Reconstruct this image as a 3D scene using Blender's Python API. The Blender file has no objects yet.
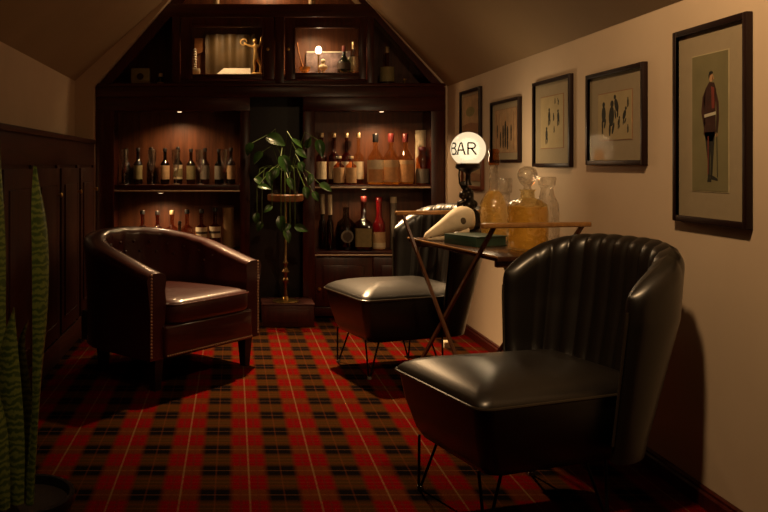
import bpy, bmesh, math, random
from mathutils import Vector, Matrix
PI = math.pi
random.seed(7)
S = bpy.context.scene
COL = S.collection

# ------------------------------------------------------------------ camera, world, lights, exposure
cam_d = bpy.data.cameras.new('camera')
cam = bpy.data.objects.new('camera', cam_d); COL.objects.link(cam)
cam.location = (0, 0, 1.2); cam.rotation_euler = (PI/2, 0, 0)
cam_d.sensor_width = 36; cam_d.lens = 37.5
cam_d.shift_x = 151/768; cam_d.shift_y = -91/768
cam_d.clip_start = 0.05
S.camera = cam
w = bpy.data.worlds.new('dim_room'); S.world = w; w.use_nodes = True
w.node_tree.nodes['Background'].inputs[0].default_value = (0.02, 0.012, 0.006, 1)
w.node_tree.nodes['Background'].inputs[1].default_value = 0.1
S.view_settings.view_transform = 'Standard'
S.view_settings.look = 'None'
S.view_settings.exposure = 0.0
S.view_settings.gamma = 1.0
S.view_settings.use_curve_mapping = False

WARM = (1.0, 0.63, 0.31)
def light(name, kind, loc, watts, color=WARM, radius=0.05, aim=None, cone=None, blend=0.6):
    d = bpy.data.lights.new(name, kind); d.energy = watts; d.color = color
    d.shadow_soft_size = radius
    o = bpy.data.objects.new(name, d); COL.objects.link(o); o.location = loc
    if kind == 'SPOT':
        d.spot_size = math.radians(cone); d.spot_blend = blend
        o.rotation_euler = (Vector(aim) - Vector(loc)).to_track_quat('-Z', 'Y').to_euler()
    return o
light('downlight_by_bookcase', 'SPOT', (0.48, 5.88, 2.69), 920, radius=0.05, aim=(0.53, 4.62, 0), cone=64, blend=1.0)
light('downlight_on_pictures', 'SPOT', (0.68, 1.90, 2.66), 118, radius=0.06, aim=(1.66, 3.2, 1.0), cone=108, blend=1.0)
light('snake_plant_fill', 'SPOT', (0.10, 1.3, 2.66), 38, radius=0.06, aim=(-0.68, 2.25, 1.1), cone=56, blend=1.0)  # unseen fill spot, added to brighten the snake plant

# ------------------------------------------------------------------ helpers
def link(o, parent=None):
    COL.objects.link(o)
    if parent: o.parent = parent
    return o
def empty(name, loc=(0, 0, 0), rz=0.0):
    o = bpy.data.objects.new(name, None); o.empty_display_size = 0.05
    COL.objects.link(o); o.location = loc; o.rotation_euler = (0, 0, rz); return o
def tag(o, label=None, cat=None, group=None, kind=None):
    if label: o['label'] = label
    if cat: o['category'] = cat
    if group: o['group'] = group
    if kind: o['kind'] = kind
    return o
def copy_tree(o, parent=None):
    c = o.copy(); COL.objects.link(c)
    if parent: c.parent = parent
    for ch in list(o.children): copy_tree(ch, c)
    return c

class MB:
    def __init__(self): self.bm = bmesh.new()
    def box(self, lo, hi, bev=0.0, rot=None, about=None, seg=2):
        lo, hi = Vector(lo), Vector(hi); c = (lo+hi)/2
        r = bmesh.ops.create_cube(self.bm, size=1.0)
        vs = r['verts']
        for v in vs:
            v.co = Vector((v.co.x*(hi.x-lo.x), v.co.y*(hi.y-lo.y), v.co.z*(hi.z-lo.z))) + c
        if bev > 0:
            es = list({e for v in vs for e in v.link_edges})
            rr = bmesh.ops.bevel(self.bm, geom=es, offset=bev, segments=seg, affect='EDGES', profile=0.5)
            vs = list({v for f in rr['faces'] for v in f.verts} | {v for v in vs if v.is_valid})
        if rot is not None:
            p = Vector(about) if about is not None else c
            for v in vs: v.co = rot @ (v.co - p) + p
        return self
    def loft(self, rings, closed=True, cap0=True, cap1=True):
        R = [[self.bm.verts.new(p) for p in ring] for ring in rings]
        n = len(R[0])
        for a, b in zip(R[:-1], R[1:]):
            for i in range(n if closed else n-1):
                j = (i+1) % n
                try: self.bm.faces.new((a[i], a[j], b[j], b[i]))
                except ValueError: pass
        if closed and cap0: self.bm.faces.new(R[0][::-1])
        if closed and cap1: self.bm.faces.new(R[-1])
        return self
    def lathe(self, prof, c=(0, 0, 0), seg=24, mat=None):
        rings = []
        for r, z in prof:
            ring = []
            for i in range(seg):
                a = 2*PI*i/seg
                p = Vector((r*math.cos(a), r*math.sin(a), z))
                if mat is not None: p = mat @ p
                ring.append(p + Vector(c))
            rings.append(ring)
        return self.loft(rings, True, prof[0][0] > 1e-5 or True, True)
    def tube(self, pts, rad, seg=8, closed=False):
        pts = [Vector(p) for p in pts]; n = len(pts)
        rads = rad if isinstance(rad, (list, tuple)) else [rad]*n
        up = Vector((0, 0, 1)); rings = []; prev = None
        for i, p in enumerate(pts):
            if closed: t = pts[(i+1) % n] - pts[i-1]
            else: t = pts[min(i+1, n-1)] - pts[max(i-1, 0)]
            t.normalize()
            if prev is None:
                ref = up if abs(t.dot(up)) < 0.95 else Vector((1, 0, 0))
                a = t.cross(ref).normalized()
            else:
                a = (prev - t*prev.dot(t)).normalized()
            prev = a; b = t.cross(a)
            rings.append([p + (a*math.cos(2*PI*k/seg) + b*math.sin(2*PI*k/seg))*rads[i] for k in range(seg)])
        if closed: rings.append(rings[0]); 
        return self.loft(rings, True, not closed, not closed)
    def sphere(self, c, r, seg=20, sc=(1, 1, 1)):
        rr = bmesh.ops.create_uvsphere(self.bm, u_segments=seg, v_segments=max(6, seg//2), radius=1.0)
        for v in rr['verts']:
            v.co = Vector((v.co.x*sc[0]*r, v.co.y*sc[1]*r, v.co.z*sc[2]*r)) + Vector(c)
        return self
    def prism(self, poly, d):            # poly: 3D points of one face, d: extrusion vector
        d = Vector(d); a = [self.bm.verts.new(Vector(p)) for p in poly]; b = [self.bm.verts.new(Vector(p)+d) for p in poly]
        n = len(a)
        self.bm.faces.new(a[::-1]); self.bm.faces.new(b)
        for i in range(n):
            j = (i+1) % n; self.bm.faces.new((a[i], a[j], b[j], b[i]))
        return self
    def grid(self, P):
        V = [[self.bm.verts.new(p) for p in row] for row in P]
        for i in range(len(V)-1):
            for j in range(len(V[0])-1):
                self.bm.faces.new((V[i][j], V[i+1][j], V[i+1][j+1], V[i][j+1]))
        return self
    def build(self, name, mat, parent=None, angle=38, loc=None):
        bm = self.bm
        bmesh.ops.remove_doubles(bm, verts=bm.verts, dist=1e-6)
        bmesh.ops.recalc_face_normals(bm, faces=bm.faces)
        for f in bm.faces: f.smooth = True
        lim = math.radians(angle)
        for e in bm.edges:
            if len(e.link_faces) == 2 and e.calc_face_angle(0) > lim: e.smooth = False
        me = bpy.data.meshes.new(name); bm.to_mesh(me); bm.free()
        me.materials.append(mat)
        o = bpy.data.objects.new(name, me); link(o, parent)
        if loc is not None: o.location = loc
        return o

# ------------------------------------------------------------------ materials
def new_mat(name):
    m = bpy.data.materials.new(name); m.use_nodes = True
    nt = m.node_tree; return m, nt, nt.nodes['Principled BSDF']
def N(nt, t, **k):
    n = nt.nodes.new(t)
    for a, b in k.items(): setattr(n, a, b)
    return n
def coords(nt, scale=(1, 1, 1), kind='Object', rot=(0, 0, 0)):
    tc = N(nt, 'ShaderNodeTexCoord'); mp = N(nt, 'ShaderNodeMapping')
    mp.inputs['Scale'].default_value = scale; mp.inputs['Rotation'].default_value = rot
    nt.links.new(tc.outputs[kind], mp.inputs[0]); return mp.outputs[0]
def ramp(nt, fac, stops):
    r = N(nt, 'ShaderNodeValToRGB'); e = r.color_ramp.elements
    while len(e) < len(stops): e.new(0.5)
    for k, (p, c) in zip(e, stops): k.position = p; k.color = (*c, 1)
    nt.links.new(fac, r.inputs[0]); return r.outputs[0]
def bump(nt, b, height, strength=0.2, dist=0.01):
    n = N(nt, 'ShaderNodeBump'); n.inputs['Strength'].default_value = strength; n.inputs['Distance'].default_value = dist
    nt.links.new(height, n.inputs['Height']); nt.links.new(n.outputs[0], b.inputs['Normal'])
def noise(nt, vec, scale, detail=4, rough=0.55):
    n = N(nt, 'ShaderNodeTexNoise'); n.inputs['Scale'].default_value = scale
    n.inputs['Detail'].default_value = detail; n.inputs['Roughness'].default_value = rough
    nt.links.new(vec, n.inputs['Vector']); return n.outputs['Fac']
def simple(name, col, rough=0.5, metal=0.0, var=0.12, nscale=30, spec=0.5, bmp=0.0, coat=0.0):
    m, nt, b = new_mat(name)
    v = coords(nt); f = noise(nt, v, nscale)
    lo = tuple(c*(1-var) for c in col); hi = tuple(min(1, c*(1+var)) for c in col)
    nt.links.new(ramp(nt, f, [(0.3, lo), (0.7, hi)]), b.inputs['Base Color'])
    b.inputs['Roughness'].default_value = rough; b.inputs['Metallic'].default_value = metal
    b.inputs['Specular IOR Level'].default_value = spec; b.inputs['Coat Weight'].default_value = coat
    if bmp: bump(nt, b, f, bmp, 0.004)
    return m
def wood(name, dark, lite, rough=0.35, scale=(14, 14, 1.2), bmp=0.08, spec=0.5):
    m, nt, b = new_mat(name)
    v = coords(nt, scale); f = noise(nt, v, 3.0, 8, 0.65)
    nt.links.new(ramp(nt, f, [(0.3, dark), (0.72, lite)]), b.inputs['Base Color'])
    b.inputs['Roughness'].default_value = rough; b.inputs['Specular IOR Level'].default_value = spec
    bump(nt, b, f, bmp, 0.003); return m
def leather(name, col, rough=0.36, spec=0.5, ior=1.5, coat=0.0, crough=0.2):
    m, nt, b = new_mat(name)
    v = coords(nt); vo = N(nt, 'ShaderNodeTexVoronoi'); vo.inputs['Scale'].default_value = 260
    nt.links.new(v, vo.inputs['Vector'])
    f = noise(nt, v, 9, 3)
    nt.links.new(ramp(nt, f, [(0.3, tuple(c*0.75 for c in col)), (0.7, col)]), b.inputs['Base Color'])
    b.inputs['Roughness'].default_value = rough; b.inputs['Specular IOR Level'].default_value = spec
    b.inputs['IOR'].default_value = ior; b.inputs['Coat Weight'].default_value = coat; b.inputs['Coat Roughness'].default_value = crough
    big = noise(nt, v, 14, 2)
    mx = N(nt, 'ShaderNodeMath', operation='MULTIPLY_ADD'); mx.inputs[1].default_value = 3.0
    nt.links.new(big, mx.inputs[0]); nt.links.new(vo.outputs['Distance'], mx.inputs[2])
    bump(nt, b, mx.outputs[0], 0.10, 0.004); return m
def clear(name, tint, gloss=0.05, mixf=0.14, bmp=None, refr=0.0, weight=1.0):
    """glass shell: tinted see-through with fresnel reflection"""
    m, nt, b = new_mat(name); nt.nodes.remove(b)
    out = nt.nodes['Material Output']
    tr = N(nt, 'ShaderNodeBsdfTransparent'); tr.inputs[0].default_value = (*tint, 1)
    gl = N(nt, 'ShaderNodeBsdfGlossy'); gl.inputs['Roughness'].default_value = gloss
    lw = N(nt, 'ShaderNodeFresnel'); lw.inputs[0].default_value = 1.5
    mx = N(nt, 'ShaderNodeMixShader')
    ad = N(nt, 'ShaderNodeMath', operation='MAXIMUM'); ad.inputs[1].default_value = mixf
    geo = N(nt, 'ShaderNodeNewGeometry')
    inv = N(nt, 'ShaderNodeMath', operation='MULTIPLY_ADD'); inv.inputs[1].default_value = -weight; inv.inputs[2].default_value = weight; nt.links.new(geo.outputs['Backfacing'], inv.inputs[0])
    ml = N(nt, 'ShaderNodeMath', operation='MULTIPLY'); nt.links.new(ad.outputs[0], ml.inputs[0]); nt.links.new(inv.outputs[0], ml.inputs[1])
    nt.links.new(lw.outputs[0], ad.inputs[0]); nt.links.new(ml.outputs[0], mx.inputs[0])
    src = tr.outputs[0]
    if refr > 0:
        rf = N(nt, 'ShaderNodeBsdfGlass'); rf.inputs['IOR'].default_value = 1.4; rf.inputs['Roughness'].default_value = 0.04
        rf.inputs[0].default_value = (*[c**0.5 for c in tint], 1)
        m2 = N(nt, 'ShaderNodeMixShader'); m2.inputs[0].default_value = refr
        nt.links.new(tr.outputs[0], m2.inputs[1]); nt.links.new(rf.outputs[0], m2.inputs[2]); src = m2.outputs[0]
    nt.links.new(src, mx.inputs[1]); nt.links.new(gl.outputs[0], mx.inputs[2])
    nt.links.new(mx.outputs[0], out.inputs[0])
    if bmp:
        v = coords(nt); vo = N(nt, 'ShaderNodeTexVoronoi'); vo.inputs['Scale'].default_value = bmp
        nt.links.new(v, vo.inputs['Vector'])
        bn = N(nt, 'ShaderNodeBump'); bn.inputs['Strength'].default_value = 0.9; bn.inputs['Distance'].default_value = 0.006
        nt.links.new(vo.outputs['Distance'], bn.inputs['Height'])
        nt.links.new(bn.outputs[0], gl.inputs['Normal'])
        nt.links.new(bn.outputs[0], lw.inputs['Normal'])
        if refr > 0: nt.links.new(bn.outputs[0], rf.inputs['Normal'])
    return m
def glow(name, col, strength):
    m, nt, b = new_mat(name)
    b.inputs['Base Color'].default_value = (*col, 1); b.inputs['Emission Color'].default_value = (*col, 1)
    b.inputs['Emission Strength'].default_value = strength; b.inputs['Roughness'].default_value = 0.3
    return m

M = {}
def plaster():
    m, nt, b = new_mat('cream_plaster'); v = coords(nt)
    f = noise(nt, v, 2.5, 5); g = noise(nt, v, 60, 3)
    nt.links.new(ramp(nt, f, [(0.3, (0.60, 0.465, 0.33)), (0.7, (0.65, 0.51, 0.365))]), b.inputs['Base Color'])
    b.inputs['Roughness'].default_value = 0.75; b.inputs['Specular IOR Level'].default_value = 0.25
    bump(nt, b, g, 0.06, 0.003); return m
M['plaster'] = plaster()
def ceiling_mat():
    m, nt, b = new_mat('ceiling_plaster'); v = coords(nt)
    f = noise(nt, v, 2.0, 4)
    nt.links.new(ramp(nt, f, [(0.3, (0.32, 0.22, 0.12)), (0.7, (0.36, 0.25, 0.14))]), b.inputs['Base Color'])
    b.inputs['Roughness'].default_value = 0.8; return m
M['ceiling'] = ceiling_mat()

def tartan():
    m, nt, b = new_mat('tartan_carpet'); v = coords(nt, (1, 1, 1))
    sep = N(nt, 'ShaderNodeSeparateXYZ'); nt.links.new(v, sep.inputs[0])
    L = nt.links.new
    def mth(op, a, b_=None, c=None):
        n = N(nt, 'ShaderNodeMath', operation=op)
        for i, x in enumerate((a, b_, c)):
            if x is None: continue
            if isinstance(x, (int, float)): n.inputs[i].default_value = x
            else: L(x, n.inputs[i])
        return n.outputs[0]
    def phase(s, period, off): return mth('FRACT', mth('DIVIDE', mth('SUBTRACT', s, off - 50*period), period))
    def band(ph, centre, half, soft=0.012):   # 1 inside the stripe
        d = mth('ABSOLUTE', mth('SUBTRACT', ph, centre))
        d = mth('MINIMUM', d, mth('SUBTRACT', 1.0, d))
        n = N(nt, 'ShaderNodeMapRange'); n.inputs[1].default_value = half - soft; n.inputs[2].default_value = half + soft
        n.inputs[3].default_value = 1; n.inputs[4].default_value = 0; L(d, n.inputs[0]); return n.outputs[0]
    px = phase(sep.outputs[0], 0.253, 0.0612); py = phase(sep.outputs[1], 0.2314, 2.91)
    darkx = band(px, 0.5, 0.235, 0.045); darky = band(py, 0.0, 0.225, 0.06)
    def mix(f, a, b_):
        n = N(nt, 'ShaderNodeMix', data_type='RGBA')
        if isinstance(f, (int, float)): n.inputs[0].default_value = f
        else: L(f, n.inputs[0])
        for i, x in ((6, a), (7, b_)):
            if isinstance(x, tuple): n.inputs[i].default_value = (*x, 1)
            else: L(x, n.inputs[i])
        return n.outputs[2]
    RED, BROWN, BLACK = (0.18, 0.0018, 0.0035), (0.058, 0.023, 0.006), (0.009, 0.006, 0.006)
    a = mix(darky, RED, (0.11, 0.024, 0.006)); c = mix(darky, BROWN, BLACK)
    col = mix(darkx, a, c)
    # thin lines
    col = mix(mth('MULTIPLY', band(px, 0.0, 0.014, 0.008), 0.30), col, (0.36, 0.24, 0.12))
    col = mix(mth('MULTIPLY', band(px, 0.5, 0.012, 0.008), 0.18), col, (0.26, 0.06, 0.02))
    col = mix(mth('MULTIPLY', band(py, 0.0, 0.014, 0.008), 0.22), col, (0.34, 0.14, 0.06))
    col = mix(mth('MULTIPLY', band(py, 0.5, 0.016, 0.008), 0.14), col, (0.28, 0.12, 0.05))
    for s in (0.13, 0.87): col = mix(mth('MULTIPLY', band(px, s, 0.02, 0.01), 0.35), col, (0.10, 0.02, 0.01))
    for s in (0.36, 0.64): col = mix(mth('MULTIPLY', band(py, s, 0.03, 0.01), 0.35), col, (0.12, 0.03, 0.01))
    g = noise(nt, v, 260, 2); g2 = noise(nt, v, 7, 3)
    sh = N(nt, 'ShaderNodeMix', data_type='RGBA', blend_type='MULTIPLY'); sh.inputs[0].default_value = 1.0
    L(col, sh.inputs[6]); L(ramp(nt, g, [(0.25, (0.28, 0.28, 0.28)), (0.75, (0.72, 0.72, 0.72))]), sh.inputs[7])
    L(sh.outputs[2], b.inputs['Base Color'])
    b.inputs['Roughness'].default_value = 0.95; b.inputs['Specular IOR Level'].default_value = 0.0
    bump(nt, b, g, 0.5, 0.004); return m
M['carpet'] = tartan()
M['mahogany'] = wood('dark_mahogany', (0.022, 0.0028, 0.0016), (0.080, 0.011, 0.0055), 0.30)
M['mahogany_h'] = wood('dark_mahogany_rail', (0.022, 0.0028, 0.0016), (0.080, 0.011, 0.0055), 0.30, (1.2, 14, 14))
M['panel_wood'] = wood('wainscot_wood', (0.026, 0.006, 0.003), (0.080, 0.018, 0.008), 0.42)
M['panel_wood_y'] = wood('wainscot_rail_wood', (0.026, 0.006, 0.003), (0.080, 0.018, 0.008), 0.42, (14, 1.2, 14))
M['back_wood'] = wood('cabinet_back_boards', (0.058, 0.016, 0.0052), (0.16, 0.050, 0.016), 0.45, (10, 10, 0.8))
M['shelf_edge'] = simple('shelf_edge_metal', (0.70, 0.56, 0.40), 0.40, 0.35, 0.1)
M['brass'] = simple('old_brass', (0.60, 0.38, 0.12), 0.28, 1.0, 0.15)
M['gilt'] = simple('gilded_bronze', (0.80, 0.52, 0.20), 0.32, 0.55, 0.2)
M['iron'] = simple('black_iron', (0.012, 0.010, 0.009), 0.38, 0.6, 0.2)
M['bronze'] = simple('dark_bronze', (0.020, 0.014, 0.010), 0.35, 0.7, 0.3)
M['rubber'] = simple('grey_rubber', (0.16, 0.13, 0.10), 0.5)
M['black_leather'] = leather('black_leather', (0.0065, 0.0042, 0.0027), 0.46, 0.3, 1.5, 0.95, 0.31)
M['piping'] = simple('leather_piping', (0.03, 0.022, 0.014), 0.3)
M['brown_leather'] = leather('oxblood_leather', (0.055, 0.006, 0.0035), 0.42, 0.4, 1.5, 0.95, 0.14)
M['nail'] = simple('nailhead_brass', (0.55, 0.36, 0.22), 0.35, 0.6)
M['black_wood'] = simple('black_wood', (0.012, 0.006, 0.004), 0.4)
M['frame'] = wood('picture_frame_wood', (0.007, 0.002, 0.0015), (0.018, 0.005, 0.003), 0.5, spec=0.3)
M['frame_red'] = wood('reddish_frame_wood', (0.10, 0.025, 0.012), (0.20, 0.055, 0.022), 0.4)
M['mat_board'] = simple('mount_board', (0.36, 0.275, 0.19), 0.8, 0, 0.04)
M['mat_line'] = simple('mount_bevel', (0.32, 0.15, 0.08), 0.7)
M['mat_light'] = simple('mount_bevel_cream', (0.46, 0.37, 0.24), 0.7)
M['print_tan'] = simple('aged_print_paper', (0.44, 0.33, 0.19), 0.8, 0, 0.10, 12)
M['print_old'] = simple('foxed_print_paper', (0.46, 0.28, 0.16), 0.8, 0, 0.22, 16)
M['print_olive'] = simple('olive_print_paper', (0.20, 0.165, 0.085), 0.8, 0, 0.10, 8)
M['ink'] = simple('print_ink', (0.018, 0.014, 0.012), 0.8)
M['coat'] = simple('maroon_ink', (0.045, 0.010, 0.007), 0.8, 0, 0.3)
M['sash_ink'] = simple('red_ink', (0.20, 0.03, 0.02), 0.8)
M['skin_ink'] = simple('face_ink', (0.50, 0.27, 0.14), 0.8)
M['pale_ink'] = simple('pale_ink', (0.60, 0.54, 0.44), 0.8)
M['pane'] = clear('cabinet_pane', (0.96, 0.97, 0.95), 0.02, 0.04)
M['picture_glass'] = clear('picture_glass', (0.96, 0.97, 0.95), 0.05, 0.02, weight=0.06)
M['bone'] = simple('old_bone', (0.72, 0.60, 0.42), 0.6, 0, 0.14, 14, bmp=0.3)
M['bone_dark'] = simple('bone_hollow', (0.10, 0.07, 0.04), 0.8)
M['book'] = simple('green_book_cloth', (0.022, 0.050, 0.034), 0.42, 0, 0.2)
M['pages'] = simple('book_pages', (0.28, 0.26, 0.18), 0.8)
M['table_wood'] = wood('walnut_table', (0.030, 0.011, 0.005), (0.065, 0.025, 0.010), 0.22, (2, 14, 14))
M['rail_wood'] = wood('honey_rail_wood', (0.22, 0.10, 0.030), (0.40, 0.20, 0.060), 0.3, (2, 14, 14))
M['leg_wood'] = wood('table_leg_wood', (0.06, 0.022, 0.010), (0.14, 0.055, 0.022), 0.35)
M['cut_clear'] = clear('clear_cut_glass', (0.985, 0.975, 0.95), 0.08, 0.22, 45, 0.35)
M['cut_amber'] = clear('amber_cut_glass', (0.985, 0.90, 0.60), 0.10, 0.22, 42, 0.35)
M['amber_neck'] = clear('amber_neck_glass', (0.86, 0.50, 0.20), 0.05, 0.10)
M['whisky'] = clear('whisky', (0.97, 0.86, 0.55), 0.1, 0.03)
def refraction_tint(m, col, f):
    nt = m.node_tree; out = nt.nodes['Material Output']; src = out.inputs[0].links[0].from_socket
    tl = N(nt, 'ShaderNodeBsdfTranslucent'); tl.inputs[0].default_value = (*col, 1)
    df = N(nt, 'ShaderNodeBsdfDiffuse'); df.inputs[0].default_value = (*col, 1)
    a = N(nt, 'ShaderNodeMixShader'); a.inputs[0].default_value = 0.5
    nt.links.new(tl.outputs[0], a.inputs[1]); nt.links.new(df.outputs[0], a.inputs[2])
    b = N(nt, 'ShaderNodeMixShader'); b.inputs[0].default_value = f
    nt.links.new(src, b.inputs[1]); nt.links.new(a.outputs[0], b.inputs[2]); nt.links.new(b.outputs[0], out.inputs[0])
refraction_tint(M['whisky'], (0.98, 0.66, 0.18), 0.45)  # added yellow body colour stands in for lamp light refracted by the whisky
M['glass'] = clear('clear_glass', (0.90, 0.88, 0.84), 0.06, 0.10)
M['goblet'] = clear('shiny_goblet_glass', (0.94, 0.92, 0.88), 0.13, 0.42)
M['goblet_foot'] = clear('goblet_foot_glass', (0.94, 0.92, 0.88), 0.22, 0.65)
M['glass_dark'] = clear('dark_bottle_glass', (0.30, 0.25, 0.15), 0.08, 0.08)
M['glass_amber'] = clear('amber_bottle_glass', (0.78, 0.42, 0.16), 0.08, 0.08)
M['glass_gold'] = clear('golden_bottle_glass', (0.95, 0.80, 0.54), 0.08, 0.08)
M['glass_brown'] = clear('brown_bottle_glass', (0.50, 0.22, 0.09), 0.08, 0.08)
M['glass_green'] = clear('green_bottle_glass', (0.10, 0.15, 0.05), 0.08, 0.08)
M['glass_red'] = simple('red_glass', (0.20, 0.006, 0.008), 0.12, 0, 0.2, coat=0.6)
M['lab_cream'] = simple('cream_label', (0.72, 0.60, 0.40), 0.7)
M['lab_tan'] = simple('tan_label', (0.54, 0.35, 0.18), 0.7)
M['lab_orange'] = simple('orange_label', (0.58, 0.29, 0.11), 0.7)
M['lab_olive'] = simple('olive_label', (0.26, 0.21, 0.09), 0.7)
M['lab_grey'] = simple('grey_label', (0.20, 0.17, 0.13), 0.7)
M['lab_dark'] = simple('dark_label', (0.05, 0.03, 0.02), 0.6)
M['cap_gold'] = simple('gold_cap', (0.66, 0.50, 0.28), 0.35, 0.6)
M['cap_black'] = simple('black_cap', (0.012, 0.010, 0.010), 0.3)
M['cap_red'] = simple('dark_red_cap', (0.10, 0.012, 0.010), 0.35)
M['tube_cream'] = simple('cream_card_tube', (0.60, 0.50, 0.33), 0.7)
M['tube_tan'] = simple('tan_card_tube', (0.34, 0.21, 0.09), 0.7)
M['white_card'] = simple('white_paper', (0.66, 0.58, 0.50), 0.7)
M['terracotta'] = simple('dark_pot', (0.010, 0.010, 0.012), 0.3)
M['tray_wood'] = wood('stand_top_wood', (0.20, 0.075, 0.025), (0.40, 0.17, 0.06), 0.35, (3, 14, 14))
M['soil'] = simple('potting_soil', (0.02, 0.012, 0.008), 0.95, 0, 0.4, 80)
M['box_wood'] = wood('red_wood_box', (0.035, 0.006, 0.004), (0.075, 0.015, 0.009), 0.45)
def leaf_mat(name, a, b_, rough=0.32):
    m, nt, b = new_mat(name); v = coords(nt)
    f = noise(nt, v, 12, 3); nt.links.new(ramp(nt, f, [(0.35, a), (0.65, b_)]), b.inputs['Base Color'])
    b.inputs['Roughness'].default_value = rough; return m
M['pothos'] = leaf_mat('pothos_leaf', (0.012, 0.036, 0.006), (0.032, 0.072, 0.014), 0.25)
M['stem'] = leaf_mat('pothos_stem', (0.06, 0.10, 0.02), (0.10, 0.15, 0.04))
def snake_mat():
    m, nt, b = new_mat('snake_plant_leaf'); v = coords(nt, (1, 1, 1))
    wv = N(nt, 'ShaderNodeTexWave', wave_type='BANDS', bands_direction='Z'); wv.inputs['Scale'].default_value = 16
    wv.inputs['Distortion'].default_value = 7; wv.inputs['Detail'].default_value = 3; wv.inputs['Detail Scale'].default_value = 2.5
    nt.links.new(v, wv.inputs['Vector'])
    nt.links.new(ramp(nt, wv.outputs['Fac'], [(0.2, (0.055, 0.090, 0.018)), (0.8, (0.17, 0.21, 0.045))]), b.inputs['Base Color'])
    b.inputs['Roughness'].default_value = 0.4; return m
M['snake'] = snake_mat()
def milk():
    m, nt, b = new_mat('lit_milk_glass'); nt.nodes.remove(b); out = nt.nodes['Material Output']
    em = N(nt, 'ShaderNodeEmission'); em.inputs[0].default_value = (1.0, 0.76, 0.45, 1); em.inputs[1].default_value = 1.30
    tr = N(nt, 'ShaderNodeBsdfTransparent'); mx = N(nt, 'ShaderNodeMixShader'); mx.inputs[0].default_value = 0.45
    gl = N(nt, 'ShaderNodeBsdfGlossy'); gl.inputs['Roughness'].default_value = 0.2; m2 = N(nt, 'ShaderNodeMixShader'); m2.inputs[0].default_value = 0.04
    nt.links.new(em.outputs[0], mx.inputs[1]); nt.links.new(tr.outputs[0], mx.inputs[2])
    nt.links.new(mx.outputs[0], m2.inputs[1]); nt.links.new(gl.outputs[0], m2.inputs[2]); nt.links.new(m2.outputs[0], out.inputs[0]); return m
M['globe'] = milk()
M['puck'] = glow('puck_lens', (1.0, 0.72, 0.42), 3.0)
M['bulb'] = glow('lit_bulb', (1.0, 0.82, 0.58), 6.0)
M['globe_ink'] = simple('globe_lettering', (0.0015, 0.0018, 0.001), 0.6, spec=0.0)

# ------------------------------------------------------------------ the room
XL, XR, YF, YB = -1.09, 1.665, -1.0, 6.60
YS = 5.57                                   # where the ceiling section changes in front of the bookcase
ZL, ZR = 1.785, 1.81
def struct(o): o['kind'] = 'structure'; return o
struct(MB().box((XL-0.4, YF-0.1, -0.1), (XR+0.4, YB+0.1, 0.0)).build('floor', M['carpet']))
secA = [(-1.215, 1.846), (-0.222, 2.75), (0.785, 2.75), (1.664, 1.81)]
def off(sec, d=0.1):
    return [(sec[0][0]-0.05, sec[0][1]+d), (sec[1][0]-0.02, sec[1][1]+d), (sec[2][0]+0.02, sec[2][1]+d), (sec[3][0]+0.05, sec[3][1]+d)]
def ring(sec, y): return [(x, y, z) for x, z in sec + off(sec)[::-1]]
YP = 6.15                                   # face of the gable wall round the bookcase
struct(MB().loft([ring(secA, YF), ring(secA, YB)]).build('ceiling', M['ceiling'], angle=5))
def wall_ring(x, y, z, s): return [(x, y, 0), (x, y, z), (x+s*0.08, y, z+0.03), (x+s*0.08, y, 0)]
struct(MB().loft([wall_ring(-1.215, YF, 1.846, -1), wall_ring(-1.215, YB, 1.846, -1)]).build('wall_left', M['plaster'], angle=5))
struct(MB().loft([wall_ring(XR, YF, 1.81, 1), wall_ring(XR, YB, 1.81, 1)]).build('wall_right', M['plaster'], angle=5))
struct(MB().prism([(-1.215, YP, 0), (-1.215, YP, 1.846), (-0.33, YP, 2.652), (-1.072, YP, 1.805), (-1.072, YP, 0)], (0, 0.078, 0)).build('wall_end', M['plaster']))
struct(MB().prism([(1.664, YP+0.06, 0), (1.664, YP+0.06, 1.81), (0.80, YP+0.06, 2.735), (1.652, YP+0.06, 1.80), (1.652, YP+0.06, 0)], (0, 0.018, 0)).build('trim_1', M['plaster']))
struct(MB().box((XL-0.4, YB, 0), (XR+0.3, YB+0.1, 3.0)).build('wall_back', M['plaster']))
struct(MB().box((XL-0.4, YF-0.1, 0), (XR+0.3, YF, 3.0)).build('wall_front', M['plaster']))
bb = MB()
bb.prism([(XR-0.001, YF, 0), (XR-0.022, YF, 0), (XR-0.022, YF, 0.048), (XR-0.014, YF, 0.056), (XR-0.014, YF, 0.064), (XR-0.006, YF, 0.07), (XR-0.001, YF, 0.07)], (0, 6.20-YF, 0))
struct(bb.build('baseboard_right', M['mahogany']))

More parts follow.
